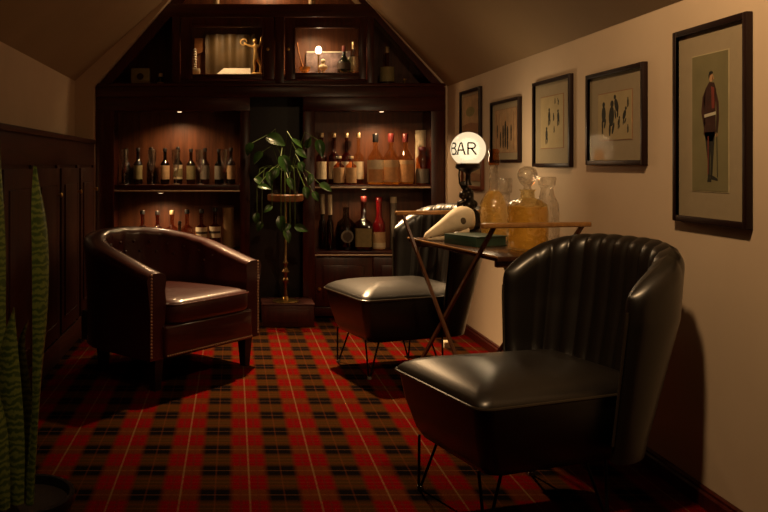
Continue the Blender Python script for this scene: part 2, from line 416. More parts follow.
# wood panelling on the low left wall
PX = XL - 0.005
def panelling():
    root = empty('wood_panelling', (PX, 3.3, 0)); struct(root)
    tag(root, 'dark wood panelling with cupboard doors along the low left wall', 'panelling')
    y0, y1 = YF+0.01 - 3.3, 6.145 - 3.3
    MB().box((-0.118, y0, 0), (0.02, y1, 1.36), 0).build('backing', M['panel_wood'], root)
    MB().box((-0.118, y0, 1.36), (0.045, y1, 1.392), 0.004).box((0, y0, 1.20), (0.032, y1, 1.36), 0.004).build('top_rail', M['panel_wood_y'], root)
    MB().box((0, y0, 0), (0.034, y1, 0.14), 0.005).build('bottom_rail', M['panel_wood_y'], root)
    ys = [6.145-3.3-0.62*k for k in range(11)]
    for a in ys:
        if a-0.05 > y0: MB().box((0.019, a-0.07, 0.14), (0.034, a-0.0, 1.20), 0.004).build('stile', M['panel_wood'], root)
    for a in ys:
        b = a-0.62
        if b < y0: break
        d = MB().box((0.018, b+0.012, 0.16), (0.044, a-0.082, 1.18), 0.005).build('panel_door', M['panel_wood'], root)
        MB().box((0.043, b+0.085, 0.26), (0.052, a-0.155, 1.08), 0.0085).build('raised_panel', M['panel_wood'], d)
        MB().lathe([(0.0, 0), (0.006, 0), (0.006, 0.012), (0.014, 0.018), (0.014, 0.026), (0.008, 0.032), (0, 0.033)], (0.044, a-0.11, 1.02), 14, Matrix.Rotation(PI/2, 3, 'Y')).build('knob', M['brass'], d)
panelling()

# ------------------------------------------------------------------ bookcase
K = 6.23/800
def bx(px): return (px-233)*K
def bz(py): return 1.2-(py-165)*K
YQ = 6.23                     # front plane
YI = 6.55                     # back panel
bc = empty('bookcase', (0.285, YQ, 0))
tag(bc, 'dark mahogany built-in drinks bookcase filling the gable end wall', 'bookcase')
OX, OY = bc.location.x, bc.location.y
def B(lo, hi, bev=0.004): return MB().box((lo[0]-OX, lo[1]-OY, lo[2]), (hi[0]-OX, hi[1]-OY, hi[2]), bev)
def part(name, lo, hi, mat, bev=0.004, par=None): return B(lo, hi, bev).build(name, M[mat], par or bc)
xl0, xl1, xl2 = bx(95.5), bx(114), bx(240)
xc0, xc1 = bx(250), bx(303)
xr0, xr1, xr2 = bx(315), bx(431), bx(445)
zb0, zb1 = bz(111), bz(85)                 # beam
# stiles (front), dividers (deep)
for n, (a, b) in enumerate(((xl0, xl1), (xl2, xc0), (xc1, xr0), (xr1, xr2))):
    part('stile', (a, YQ, 0), (b, YQ+0.03, zb0), 'mahogany')
    part('divider', ((a+0.01 if n else b-0.03), YQ+0.03, 0), ((b-0.01 if n else b-0.008), YI, zb0), 'mahogany', 0)
part('beam', (xl0, YQ-0.01, bz(97)), (xr2, YQ+0.03, zb1), 'mahogany_h')
part('bay_header', (xl0, YQ-0.004, zb0), (xc0, YQ+0.03, bz(97)), 'mahogany_h')
part('bay_header', (xc1, YQ-0.004, zb0), (xr2, YQ+0.03, bz(97)), 'mahogany_h')
part('moulding', (xl0, YQ-0.028, zb1-0.012), (xr2, YQ+0.0, zb1+0.012), 'mahogany_h', 0.005)
part('cabinet_floor', (xl0+0.01, YQ+0.03, zb0+0.01), (xc0, YI, zb0+0.035), 'mahogany_h', 0)
part('cabinet_floor', (xc1, YQ+0.03, zb0+0.01), (xr2-0.01, YI, zb0+0.035), 'mahogany_h', 0)
part('cabinet_floor', (xc0-0.01, YQ+0.03, zb1-0.02), (xc1+0.01, YI, zb1), 'mahogany_h', 0)
# gable back panel
zt = 2.74
gl = lambda px, py, y: (px, y, py)
gab = [(xl0+0.012, 0.0), (xl0+0.012, bz(88)), (bx(95.5)+0.012+(zt-bz(88))/1.14, zt), (bx(445)-0.012-(zt-bz(84))/1.14, zt), (xr2-0.012, bz(84)), (xr2-0.012, 0.0)]
MB().prism([(x-OX, YI-OY, z) for x, z in gab], (0, 0.02, 0)).build('back_panel', M['back_wood'], bc)
# raking boards under the ceiling slopes
def rake(p0, p1, wdt, y0, y1):
    (x0, z0), (x1, z1) = p0, p1
    d = Vector((x1-x0, 0, z1-z0)).normalized(); nrm = Vector((d.z, 0, -d.x))
    if x1 < x0: nrm = -nrm
    poly = [Vector((x0-OX, y0-OY, z0)), Vector((x1-OX, y0-OY, z1)), Vector((x1-OX, y0-OY, z1))+nrm*wdt, Vector((x0-OX, y0-OY, z0))+nrm*wdt]
    return MB().prism(poly, (0, y1-y0, 0)).build('raking_board', M['mahogany'], bc)
rake((xl0+0.006, bz(87)), (xl0+0.006+(zt-bz(87))/1.14, zt), 0.075, YQ, YQ+0.03)
rake((xr2-0.006, bz(83)), (xr2-0.006-(zt-bz(83))/1.14, zt), 0.075, YQ, YQ+0.03)
# soffit boards of the side recesses
rake((xl0+0.004, bz(87)), (xl0+0.004+(zt-bz(87))/1.14, zt), 0.015, YQ+0.03, YI)
rake((xr2-0.004, bz(83)), (xr2-0.004-(zt-bz(83))/1.14, zt), 0.015, YQ+0.03, YI)
# upper posts and rails
for a, b in ((172, 180), (275, 284), (367, 374)):
    part('post', (bx(a), YQ, zb1), (bx(b), YI if a != 275 else YQ+0.03, bz(5)), 'mahogany')
part('top_beam', (bx(158), YQ-0.006, bz(17)), (bx(384), YQ+0.03, bz(4)), 'mahogany_h')
part('top_shelf', (bx(165), YQ+0.03, bz(14)), (bx(378), YI, bz(8)), 'mahogany_h', 0)
part('rail', (bx(174), YQ+0.002, zb1), (bx(373), YQ+0.03, bz(80)), 'mahogany_h')
part('divider', (bx(279)-0.01, YQ+0.03, zb1), (bx(279)+0.01, YI, bz(14)), 'mahogany', 0)
# shelves
ZS1, ZS2 = 1.045, 0.525
for a, b in ((xl1, xl2), (xr0, xr1)):
    for z, th in ((ZS1, 0.05 if a < 0 else 0.022), (ZS2, 0.03)):
        s = part('shelf', (a-0.003, YQ+0.012, z-th), (b+0.003, YI, z), 'mahogany_h', 0.002)
        part('edge_strip', (a, YQ+0.004, z-th-0.004), (b, YQ+0.014, z-th+0.008), 'shelf_edge', 0.002, s)
    part('kick_rail', (a, YQ+0.012, 0.02), (b, YQ+0.03, 0.09), 'mahogany_h')
    mid = (a+b)/2
    for q, (c, d) in enumerate(((a+0.002, mid-0.002), (mid+0.002, b-0.002))):
        dr = part('lower_door', (c, YQ+0.004, 0.095), (d, YQ+0.028, 0.478), 'mahogany', 0.004)
        part('door_panel', (c+0.06, YQ-0.004, 0.155), (d-0.06, YQ+0.006, 0.418), 'mahogany', 0.005, dr)
        kx = (c+0.03) if (q == 0 and a > 0) or (q == 1 and a < 0) else (d-0.03)
        MB().lathe([(0, 0), (0.006, 0), (0.006, 0.014), (0.015, 0.02), (0.015, 0.028), (0.009, 0.034), (0, 0.035)], (kx-OX, YQ+0.004-OY, 0.235), 14, Matrix.Rotation(PI/2, 3, 'X')).build('knob', M['brass'], dr)
# centre bay: recessed dark boards behind the plant
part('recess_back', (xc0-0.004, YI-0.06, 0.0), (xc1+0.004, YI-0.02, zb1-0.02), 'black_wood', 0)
# glazed doors of the upper cabinets
def glazed(x0, x1, z0, z1, gx0, gx1, gz0, gz1, knob_px):
    f = MB()
    for lo, hi in (((x0, z0), (gx0, z1)), ((gx1, z0), (x1, z1)), ((gx0, z0), (gx1, gz0)), ((gx0, gz1), (gx1, z1))):
        f.box((lo[0]-OX, YQ-0.022-OY, lo[1]), (hi[0]-OX, YQ+0.002-OY, hi[1]), 0.003)
    d = f.build('glazed_door', M['mahogany'], bc)
    b = MB()
    for lo, hi in (((gx0-0.012, gz0-0.012), (gx0, gz1+0.012)), ((gx1, gz0-0.012), (gx1+0.012, gz1+0.012)), ((gx0, gz0-0.012), (gx1, gz0)), ((gx0, gz1), (gx1, gz1+0.012))):
        b.box((lo[0]-OX, YQ-0.03-OY, lo[1]), (hi[0]-OX, YQ-0.02-OY, hi[1]), 0.003)
    b.build('glazing_bead', M['mahogany_h'], d)
    MB().box((gx0-0.003-OX, YQ-0.012-OY, gz0-0.003), (gx1+0.003-OX, YQ-0.009-OY, gz1+0.003)).build('pane', M['pane'], d)
    MB().lathe([(0, 0), (0.005, 0), (0.005, 0.012), (0.012, 0.018), (0.012, 0.024), (0, 0.03)], (bx(knob_px)-OX, YQ-0.022-OY, bz(50)), 14, Matrix.Rotation(PI/2, 3, 'X')).build('knob', M['brass'], d)
glazed(bx(181), bx(274), bz(80)+0.003, bz(18), bx(192.5), bx(262), bz(74.5), bz(27.5), 267.5)
glazed(bx(285), bx(366), bz(80)+0.003, bz(18), bx(295), bx(358.5), bz(73), bz(28.5), 288)
ZC = bz(73) - 0.004            # cabinet inner floor
part('cabinet_floor', (bx(180), YQ+0.03, ZC-0.02), (bx(367), YI, ZC), 'tray_wood', 0)
# puck lights in the bays
def puck(x, y, z, watts, r=0.02, col=WARM):
    p = MB().lathe([(0, 0), (0.022, 0), (0.026, 0.006), (0.026, 0.012), (0, 0.012)], (x-OX, y-OY, z-0.012), 20).build('puck_light', M['shelf_edge'], bc)
    MB().lathe([(0, 0), (0.016, 0), (0.016, 0.002), (0, 0.002)], (x-OX, y-OY, z-0.014), 16).build('lens', M['puck'], p)
    light('puck_lamp', 'SPOT', (x, y, z-0.02), watts, col, r, (x, y+0.04, 0), 150, 0.7)
puck(bx(179), 6.31, zb0+0.01, 15.0); puck(bx(383), 6.29, zb0+0.01, 21.0)
puck(bx(228), 6.30, bz(17), 12.0); puck(bx(318), 6.30, bz(17), 18.0)
puck(bx(160), 6.29, ZS1-0.055, 14.0); puck(bx(365), 6.29, ZS1-0.024, 4.0)
light('upper_shelf_lamp', 'POINT', (bx(270), 6.33, 2.68), 7.0, WARM, 0.03)

# ------------------------------------------------------------------ bottles and glasses
def at(px, Y): return (px-233)*Y/800
def lathe_part(name, prof, mat, parent, seg=20): return MB().lathe(prof, (0, 0, 0), seg).build(name, M[mat], parent, angle=50)
def rounded(r, h0, h1):
    return [(0, h0), (r*0.85, h0), (r, h0+0.008), (r, h1)]
def bottle(name, px, Y, z, h, r, glass, cap, label, text, group, lab=(0.12, 0.55), neck=0.30, cat='bottle', liquid=None, square=False, neck_r=0.36, caph=0.10, shoulder=0.16, cap_r=None, band=None):
    """h: whole height; neck: share of the height above the shoulder."""
    o = empty(name, (at(px, Y), Y, z), random.uniform(-0.2, 0.2)); tag(o, text, cat, group)
    nr = r*neck_r; hs = h*(1-neck-shoulder); hn = h*(1-neck)
    prof = [(0.0, 0.0), (r*0.88, 0.0), (r, r*0.15), (r, hs)]
    for k in range(1, 6):
        t = k/5; prof.append((r + (nr-r)*(0.5-0.5*math.cos(PI*t)), hs + (hn-hs)*t))
    prof += [(nr, h*(1-caph)), (nr*1.12, h*(1-caph)), (nr*1.12, h*(1-caph)+0.003), (0.0, h*(1-caph)+0.003)]
    if square:
        b = MB(); rings = []
        for rr, zz in prof:
            k = 0.0 if zz > hn else 1.0
            rings.append([(superp(a, rr, 0.30 if k else 1.0)[0], superp(a, rr, 0.30 if k else 1.0)[1], zz) for a in [2*PI*i/28 for i in range(28)]])
        b.loft(rings).build('glass_body', M[glass], o, angle=50)
    else: lathe_part('glass_body', prof, glass, o)
    if liquid:
        lp = [(0, 0.006), (r*0.9, 0.006), (r*0.95, 0.012), (r*0.95, hs*0.97), (0, hs*0.97)]
        if square:
            MB().loft([[(superp(a, max(q, 1e-4), 0.3)[0], superp(a, max(q, 1e-4), 0.3)[1], zz) for a in [2*PI*i/28 for i in range(28)]] for q, zz in lp]).build('liquor', M[liquid], o, angle=50)
        else: lathe_part('liquor', lp, liquid, o)
    cr = cap_r or nr*1.25
    lathe_part('cap', [(0, h*(1-caph)), (cr, h*(1-caph)), (cr, h-0.004), (cr*0.85, h), (0, h)], cap, o, 16)
    if label:
        z0, z1 = h*lab[0], h*lab[1]
        if square:
            rr = r*1.012
            ring = lambda zz: [(superp(a, rr, 0.3)[0], superp(a, rr, 0.3)[1], zz) for a in [2*PI*i/28 for i in range(28)]]
            MB().loft([ring(z0), ring(z1)], True, False, False).build('label', M[label], o)
        else:
            arc = [(-PI/2 + (i/16-0.5)*3.6) for i in range(17)]
            P = [[(r*1.015*math.cos(a), r*1.015*math.sin(a), zz) for zz in (z0, z1)] for a in arc]
            MB().grid(P).build('label', M[label], o)
        if band:
            bz0, bz1 = h*band[1], h*band[2]
            arc = [(-PI/2 + (i/12-0.5)*2.6) for i in range(13)]
            q = 1.05 if square else 1.03
            P = [[((superp(a, r*q, 0.3) if square else (r*q*math.cos(a), r*q*math.sin(a)))[0], (superp(a, r*q, 0.3) if square else (r*q*math.cos(a), r*q*math.sin(a)))[1], zz) for zz in (bz0, bz1)] for a in arc]
            MB().grid(P).build('label_band', M[band[0]], o)
    return o
def superp(a, r, e):
    c, s = math.cos(a), math.sin(a)
    return (r*math.copysign(abs(c)**e, c), r*math.copysign(abs(s)**e, s))

G = 'bottles on the upper left bookcase shelf'
LT = [(138, 'glass_dark', 'cap_black', 'lab_olive', 0.292, 'dark bottle with dim olive label between first two tall glasses of upper left shelf'),
      (126, 'glass_dark', 'cap_black', None, 0.288, 'dark unlabelled bottle at the far left end of the upper left shelf'),
      (151, 'glass_dark', 'cap_black', None, 0.298, 'black unlabelled bottle behind the second tall glass of upper left shelf'),
      (165, 'glass_green', 'cap_black', 'lab_tan', 0.290, 'green-black bottle with tan label left of the brightest label, upper left shelf'),
      (178, 'glass_green', 'cap_black', 'lab_cream', 0.300, 'bottle with the brightest cream label at the middle of upper left shelf'),
      (191, 'glass_dark', 'cap_black', 'lab_olive', 0.286, 'dark bottle just right of the cream-labelled one on upper left shelf'),
      (205, 'glass_dark', 'cap_black', 'lab_grey', 0.292, 'dark grey-labelled bottle behind the fourth tall glass, upper left shelf'),
      (219, 'glass_green', 'cap_black', 'lab_grey', 0.284, 'green bottle with grey label before the last bottle of upper left shelf'),
      (231, 'glass_dark', 'cap_black', 'lab_tan', 0.294, 'dark bottle at the right end of upper left shelf beside the plant bay')]
for px, g, c, l, h, t in LT:
    bottle('spirit_bottle', px, 6.45, ZS1, h, 0.036, g, c, l, t, G, lab=(0.14, 0.52), band=('lab_olive', 0.2, 0.42) if px == 178 else None)
def goblet(px, text):
    o = empty('tall_glass', (at(px, 6.32), 6.32, ZS1)); tag(o, text, 'glass', 'tall stemmed glasses on the upper left shelf')
    lathe_part('foot', [(0, 0), (0.036, 0), (0.036, 0.004), (0.008, 0.012), (0, 0.012)], 'goblet_foot', o)
    lathe_part('stem', [(0, 0.012), (0.006, 0.012), (0.005, 0.06), (0.012, 0.075), (0.006, 0.09), (0, 0.09)], 'goblet', o, 12)
    lathe_part('bowl', [(0, 0.09), (0.010, 0.092), (0.024, 0.13), (0.032, 0.20), (0.037, 0.278), (0.0355, 0.278), (0.030, 0.20), (0.022, 0.132), (0, 0.10)], 'goblet', o)
for px, t in ((124.5, 'clear tall stemmed glass at the left end of the upper left shelf'),
              (152, 'clear tall stemmed glass second from the left on upper left shelf'),
              (176, 'clear tall stemmed glass in front of the bright cream label, middle of shelf'),
              (200, 'clear tall stemmed glass fourth from the left on upper left shelf'),
              (224.5, 'clear tall stemmed glass at the right end of upper left shelf')): goblet(px, t)
G = 'brown bottles on the shelf behind the armchair'
LL = [(142.5, 0.315, 'glass_brown', 'cap_black', None, 'dark brown bottle leftmost of those above the armchair back'),
      (157.5, 0.31, 'glass_brown', 'cap_black', 'lab_cream', 'brown bottle second from left above the armchair back, thin label'),
      (172, 0.315, 'glass_amber', 'cap_gold', None, 'reddish bottle with pale neck above the middle of armchair back'),
      (187, 0.32, 'glass_amber', 'cap_black', None, 'reddish unlabelled bottle with dark cap right of the pale-necked one'),
      (201.5, 0.325, 'glass_brown', 'cap_black', 'lab_cream', 'brown cream-labelled bottle, left one of the pair near shelf right end'),
      (215, 0.335, 'glass_brown', 'cap_black', 'lab_cream', 'brown cream-labelled bottle, right one of the pair beside the tan tube')]
for px, h, g, c, l, t in LL:
    o = bottle('brown_bottle', px, 6.36, ZS2, h, 0.046, g, c, l, t, G, lab=(0.30, 0.56), neck=0.36, shoulder=0.10, neck_r=0.34, band=('lab_dark', 0.40, 0.455) if px > 190 else None)
o = bottle('small_bottle', 179.5, 6.30, ZS2, 0.235, 0.032, 'glass_dark', 'cap_black', 'lab_cream', 'small dark bottle standing in front of the two reddish bottles', None, lab=(0.2, 0.5))
o = empty('card_tube', (at(228, 6.38), 6.38, ZS2)); tag(o, 'tall tan card tube at the right end of the shelf behind the armchair', 'tube')
lathe_part('tube_body', [(0, 0), (0.044, 0), (0.044, 0.26), (0, 0.26)], 'tube_tan', o); lathe_part('lid', [(0, 0.26), (0.046, 0.26), (0.046, 0.335), (0, 0.335)], 'tube_tan', o)

G = 'gold-capped bottles on the upper right shelf'
for px, t in ((321.5, 'gold-capped whisky bottle behind the pothos leaves, leftmost of four alike'), (334, 'gold-capped whisky bottle second of four alike on upper right shelf'),
              (346.5, 'gold-capped whisky bottle third of four alike on upper right shelf'), (358.5, 'gold-capped whisky bottle rightmost of four alike, pale full label')):
    bottle('whisky_bottle', px, 6.46, ZS1, 0.415, 0.043, 'glass_gold' if px > 350 else 'glass_brown', 'cap_gold', 'lab_cream', t, G, lab=(0.10, 0.44), neck=0.36, shoulder=0.12, neck_r=0.32, caph=0.09)
for px, t in ((339, 'short dark flask with tan label before the second gold-capped bottle'), (351, 'short amber flask with tan label before the third gold-capped bottle')):
    bottle('flask', px, 6.33, ZS1, 0.225, 0.043, 'glass_brown' if px < 345 else 'glass_amber', 'cap_gold', 'lab_tan', t, 'short flasks on the upper right shelf', lab=(0.06, 0.60), neck=0.22, shoulder=0.14, neck_r=0.4, caph=0.08)
for px, c, l, g, t, bd in ((375.5, 'cap_black', 'lab_cream', 'glass_gold', 'broad clear-shouldered bottle with black stopper and cream-orange label', ('lab_orange', 0.06, 0.30)),
                    (391, 'cap_red', 'lab_tan', 'glass_gold', 'broad bottle with dark red stopper and white neck band, middle of upper right shelf', ('lab_orange', 0.08, 0.34)),
                    (405.5, 'cap_red', 'lab_orange', 'glass_gold', 'broad orange-labelled bottle beside the cream tube on upper right shelf', ('lab_tan', 0.40, 0.47))):
    bottle('broad_bottle', px, 6.36, ZS1, 0.405, 0.064, g, c, l, t, 'broad stoppered bottles on the upper right shelf', lab=(0.05, 0.48), neck=0.27, shoulder=0.24, neck_r=0.28, caph=0.17, cap_r=0.024, liquid='whisky', band=bd)
o = empty('card_tube', (at(421, 6.47), 6.47, ZS1)); tag(o, 'tall cream card tube at the right end of the upper right shelf', 'tube')
lathe_part('tube_body', [(0, 0), (0.045, 0), (0.045, 0.36), (0, 0.36)], 'tube_cream', o); lathe_part('lid', [(0, 0.36), (0.047, 0.36), (0.047, 0.435), (0, 0.435)], 'tube_cream', o)
bottle('whisky_bottle', 422.5, 6.345, ZS1, 0.30, 0.050, 'glass_amber', 'cap_red', 'lab_grey', 'red-amber bottle with grey label in front of the cream tube', None, lab=(0.04, 0.42), neck=0.2, shoulder=0.12, neck_r=0.5)

G = 'bottles on the lower right shelf'
for px, t in ((322.5, 'slim pale-necked bottle at the left end of lower right shelf'), (330, 'slim pale-necked bottle second from left on lower right shelf')):
    bottle('slim_bottle', px, 6.44 if px < 325 else 6.34, ZS2, 0.44, 0.028, 'glass_dark', 'tube_cream', None, t, 'slim pale-necked bottles on lower right shelf', neck=0.42, shoulder=0.1, neck_r=0.5, caph=0.36)
def big_decanter():
    o = empty('ship_decanter', (at(346, 6.40), 6.40, ZS2)); tag(o, 'wide dark decanter with round dark label on lower right shelf', 'decanter')
    lathe_part('glass_body', [(0, 0), (0.078, 0), (0.085, 0.02), (0.085, 0.16), (0.070, 0.215), (0.030, 0.25), (0.022, 0.30), (0.027, 0.335), (0, 0.335)], 'glass_dark', o)
    lathe_part('stopper', [(0, 0.335), (0.03, 0.335), (0.034, 0.36), (0.02, 0.385), (0, 0.39)], 'glass', o)
    arc = [2*PI*i/20 for i in range(20)]
    pts = [(0.05*math.cos(a), -0.0875 + 0.012*(math.cos(a))**2, 0.11+0.05*math.sin(a)) for a in arc]
    MB().prism(pts, (0, 0.004, 0)).build('label', M['lab_grey'], o)
    pts = [(0.036*math.cos(a), -0.0895 + 0.007*(math.cos(a))**2, 0.11+0.036*math.sin(a)) for a in arc]
    MB().prism(pts, (0, 0.004, 0)).build('label_disc', M['lab_dark'], o)
big_decanter()
bottle('square_bottle', 363.5, 6.32, ZS2, 0.425, 0.066, 'glass_brown', 'cap_red', 'lab_olive', 'square bourbon-like bottle with ringed neck and olive label on lower right shelf'.replace('bourbon-like ', 'brown '), G, lab=(0.08, 0.42), neck=0.40, shoulder=0.09, neck_r=0.33, square=True)
bottle('red_bottle', 379, 6.38, ZS2, 0.42, 0.050, 'glass_red', 'glass_red', 'lab_tan', 'glossy red bottle with cream bands left of the far black chair back', G, lab=(0.02, 0.34), neck=0.34, shoulder=0.2, neck_r=0.45, band=('lab_cream', 0.05, 0.14))
o = empty('card_tube', (at(393.5, 6.42), 6.42, ZS2)); tag(o, 'slim grey card tube showing above the far black chair back', 'tube')
lathe_part('tube_body', [(0, 0), (0.026, 0), (0.026, 0.37), (0, 0.37)], 'lab_grey', o); lathe_part('lid', [(0, 0.37), (0.027, 0.37), (0.027, 0.42), (0, 0.42)], 'tube_cream', o)

# ------------------------------------------------------------------ curios in the upper cabinets
def tube_thing(name, label, cat): pass
# left cabinet: gilded archer figurine, paper tray, stack of boxes, wedge board
fx, fy = at(256.5, 6.36), 6.36
o = empty('gilt_figurine', (fx, fy, ZC)); tag(o, 'gilded dancing figurine with raised arms in the left glazed cabinet', 'figurine'); o.scale = (1.15, 1.15, 1.08)
def skin_body(name, verts, edges, radii, mat, parent, sub=2):
    me = bpy.data.meshes.new(name); me.from_pydata(verts, edges, [])
    ob = bpy.data.objects.new(name, me); link(ob, parent)
    md = ob.modifiers.new('skin', 'SKIN'); md.use_smooth_shade = True
    for sv, r in zip(me.skin_vertices[0].data, radii): sv.radius = (r, r)
    me.skin_vertices[0].data[0].use_root = True
    s = ob.modifiers.new('sub', 'SUBSURF'); s.levels = sub; s.render_levels = sub
    me.materials.append(M[mat]); return ob
fv = [(0, 0, 0.150), (-0.006, 0, 0.180), (-0.004, 0, 0.215), (-0.008, 0, 0.235), (0.018, 0, 0.216), (0.030, 0, 0.245), (0.034, 0, 0.285),
      (-0.030, 0, 0.212), (-0.062, 0, 0.222), (-0.088, 0, 0.240), (0.012, 0, 0.110), (0.030, 0, 0.070), (0.026, 0, 0.016), (-0.016, 0, 0.095), (-0.012, 0, 0.055), (-0.022, 0, 0.016)]
fe = [(0, 1), (1, 2), (2, 3), (2, 4), (4, 5), (5, 6), (2, 7), (7, 8), (8, 9), (0, 10), (10, 11), (11, 12), (0, 13), (13, 14), (14, 15)]
fr = [0.017, 0.015, 0.015, 0.008, 0.009, 0.008, 0.006, 0.009, 0.007, 0.006, 0.013, 0.010, 0.007, 0.012, 0.009, 0.007]
skin_body('figure', fv, fe, fr, 'gilt', o)
MB().sphere((-0.010, 0, 0.252), 0.016, 14, (1, 1, 1.15)).build('head', M['gilt'], o)
MB().tube([(-0.088+0.022*math.cos(a), 0, 0.245+0.022*math.sin(a)) for a in [PI*2*k/20 for k in range(18)]], 0.004).build('hoop', M['gilt'], o)
MB().lathe([(0, 0), (0.045, 0), (0.045, 0.010), (0.036, 0.018), (0, 0.018)]).build('plinth', M['gilt'], o)
o = MB().prism([(-0.165, -0.06, 0), (0.10, -0.06, 0), (0.10, 0.05, 0.056), (-0.115, 0.05, 0.056)], (0, 0.008, 0.012)).build('paper_folder', M['white_card'], None, loc=(at(238, 6.42), 6.40, ZC+0.001))
tag(o, 'white folded paper lying sloped on the left glazed cabinet floor', 'paper')
o = empty('curio_stack', (at(196.5, 6.33), 6.33, ZC)); tag(o, 'small cream box carrying a ringed column, left end of left glazed cabinet', 'ornament')
MB().box((-0.028, -0.025, 0), (0.028, 0.025, 0.05), 0.003).build('box', M['tube_cream'], o)
MB().lathe([(0, 0.05)] + [(0.010+0.006*(k % 2), 0.05+0.010*k) for k in range(16)] + [(0, 0.21)], (-0.012, 0, 0), 16).build('column', M['pale_ink'], o)
o = MB().prism([(-0.07, 0, 0.0), (0.07, 0, 0.06), (0.07, 0, 0.14), (-0.07, 0, 0.14)], (0, 0.02, 0)).build('wood_bracket', M['tray_wood'], None, loc=(at(203, 6.52), 6.525, bz(50)))
tag(o, 'orange wooden wedge on the back of the left glazed cabinet', 'bracket')
o = empty('fluted_board', (at(230, 6.5), 6.49, ZC)); tag(o, 'brown fluted board standing at the back of the left glazed cabinet', 'board')
b = MB()
P = [[(x, -0.01*math.cos(x*55)+0.01, z) for z in (0.0, 0.35)] for x in [-0.20+0.40*k/60 for k in range(61)]]
b.grid(P).grid([[(p[0], 0.03, p[2]) for p in r] for r in P]).build('fluted_face', simple('dull_gold_cloth', (0.085, 0.052, 0.020), 0.5, 0, 0.4, 6), o)
# right cabinet
o = empty('pestle_and_mortar', (at(303, 6.33), 6.33, ZC)); tag(o, 'brass mortar with long leaning pestle in the right glazed cabinet', 'mortar')
MB().lathe([(0, 0), (0.022, 0), (0.026, 0.006), (0.016, 0.016), (0.038, 0.034), (0.046, 0.062), (0.042, 0.062), (0.034, 0.036), (0, 0.024)], (0.014, 0, 0)).build('bowl', M['gilt'], o)
MB().tube([(0.004, 0, 0.04), (-0.014, 0, 0.10), (-0.036, 0, 0.18), (-0.048, 0, 0.255)], [0.012, 0.007, 0.006, 0.008]).build('pestle', M['tray_wood'], o)
o = empty('small_lamp', (at(318.5, 6.40), 6.40, ZC)); tag(o, 'small glowing lamp with bright bulb in the right glazed cabinet', 'lamp')
MB().lathe([(0, 0), (0.03, 0), (0.03, 0.008), (0.006, 0.02), (0.005, 0.15), (0.012, 0.165), (0.012, 0.175), (0, 0.175)]).build('stand', M['brass'], o)
MB().sphere((0, 0, 0.205), 0.026, 18, (1, 1, 1.3)).build('bulb', M['bulb'], o)
light('bulb_lamp', 'POINT', (at(318.5, 6.40), 6.345, ZC+0.21), 1.0, (1, 0.75, 0.45), 0.03)
o = empty('parian_bust', (at(323, 6.33), 6.33, ZC)); tag(o, 'small cream bust on a socle below the glowing bulb', 'bust')
MB().lathe([(0, 0), (0.020, 0), (0.020, 0.008), (0.011, 0.016), (0.011, 0.034), (0, 0.034)]).build('socle', M['pale_ink'], o)
MB().loft([[(w_*math.cos(a), 0.6*w_*math.sin(a), z) for a in [2*PI*k/20 for k in range(20)]] for w_, z in ((0.012, 0.034), (0.030, 0.046), (0.037, 0.062), (0.030, 0.075), (0.012, 0.082), (0.011, 0.088), (0.017, 0.095), (0.019, 0.108), (0.016, 0.120), (0.008, 0.127))]).build('shoulders_and_head', M['bone'], o)
bottle('green_bottle', 344, 6.36, ZC, 0.235, 0.052, 'glass_green', 'cap_red', 'lab_dark', 'round dark green bottle with red neck in the right glazed cabinet', None, lab=(0.2, 0.42), neck=0.30, shoulder=0.30, neck_r=0.26, caph=0.2)
bottle('clear_bottle', 353.5, 6.40, ZC, 0.275, 0.040, 'goblet', 'cap_gold', 'lab_cream', 'clear bottle with pale gold stopper at the right end of right glazed cabinet', None, neck=0.40, shoulder=0.16, neck_r=0.30, caph=0.22)
o = empty('family_photograph', (at(327, 6.52), 6.515, ZC)); tag(o, 'mauve-grey picture panel standing at the back of right glazed cabinet', 'picture')
MB().box((-0.17, 0, 0), (0.19, 0.012, 0.215), 0.003).build('board', simple('mauve_print', (0.20, 0.14, 0.145), 0.6, 0, 0.7, 18), o)
MB().box((-0.165, -0.006, 0.2), (0.165, 0.014, 0.212), 0.003).build('rail', M['pale_ink'], o)
# things in the dark side recesses and on the top shelf
ZM = zb0+0.035
o = empty('square_clock', (at(140.5, 6.33), 6.33, ZM)); tag(o, 'small square tan clock in the dark left gable recess', 'clock')
zc = bz(85)-ZM
MB().box((-0.075, -0.02, 0), (0.075, 0.03, zc+0.145), 0.012).build('case', M['lab_olive'], o)
MB().lathe([(0, 0), (0.026, 0), (0.026, 0.004), (0, 0.004)], (0, -0.02, zc+0.075), 20, Matrix.Rotation(PI/2, 3, 'X')).build('dial', M['coat'], o)
bottle('small_bottle', 160.5, 6.33, ZM, bz(72)-ZM, 0.026, 'glass_dark', 'cap_gold', 'lab_tan', 'small bottle beside the square clock in left gable recess', None, lab=(0.45, 0.75), neck=0.15, shoulder=0.1, neck_r=0.6)
o = bottle('round_bottle', 387, 6.33, ZM, bz(45)-ZM, 0.058, 'glass_amber', 'cap_gold', 'lab_olive', 'round-shouldered bottle with oval label in the dark right gable recess', None, lab=(0.42, 0.66), neck=0.35, shoulder=0.2, neck_r=0.25)
o = empty('candlestick', (at(404.5, 6.33), 6.33, ZM)); tag(o, 'slim brass candlestick beside the round bottle, right gable recess', 'candlestick')
MB().lathe([(0, 0), (0.026, 0), (0.026, 0.008), (0.009, 0.02), (0.008, 0.10), (0.013, 0.112), (0.007, 0.125), (0.008, 0.20), (0.014, 0.215), (0.014, 0.225), (0, 0.225)]).build('stick', M['brass'], o)
ZT = bz(8)
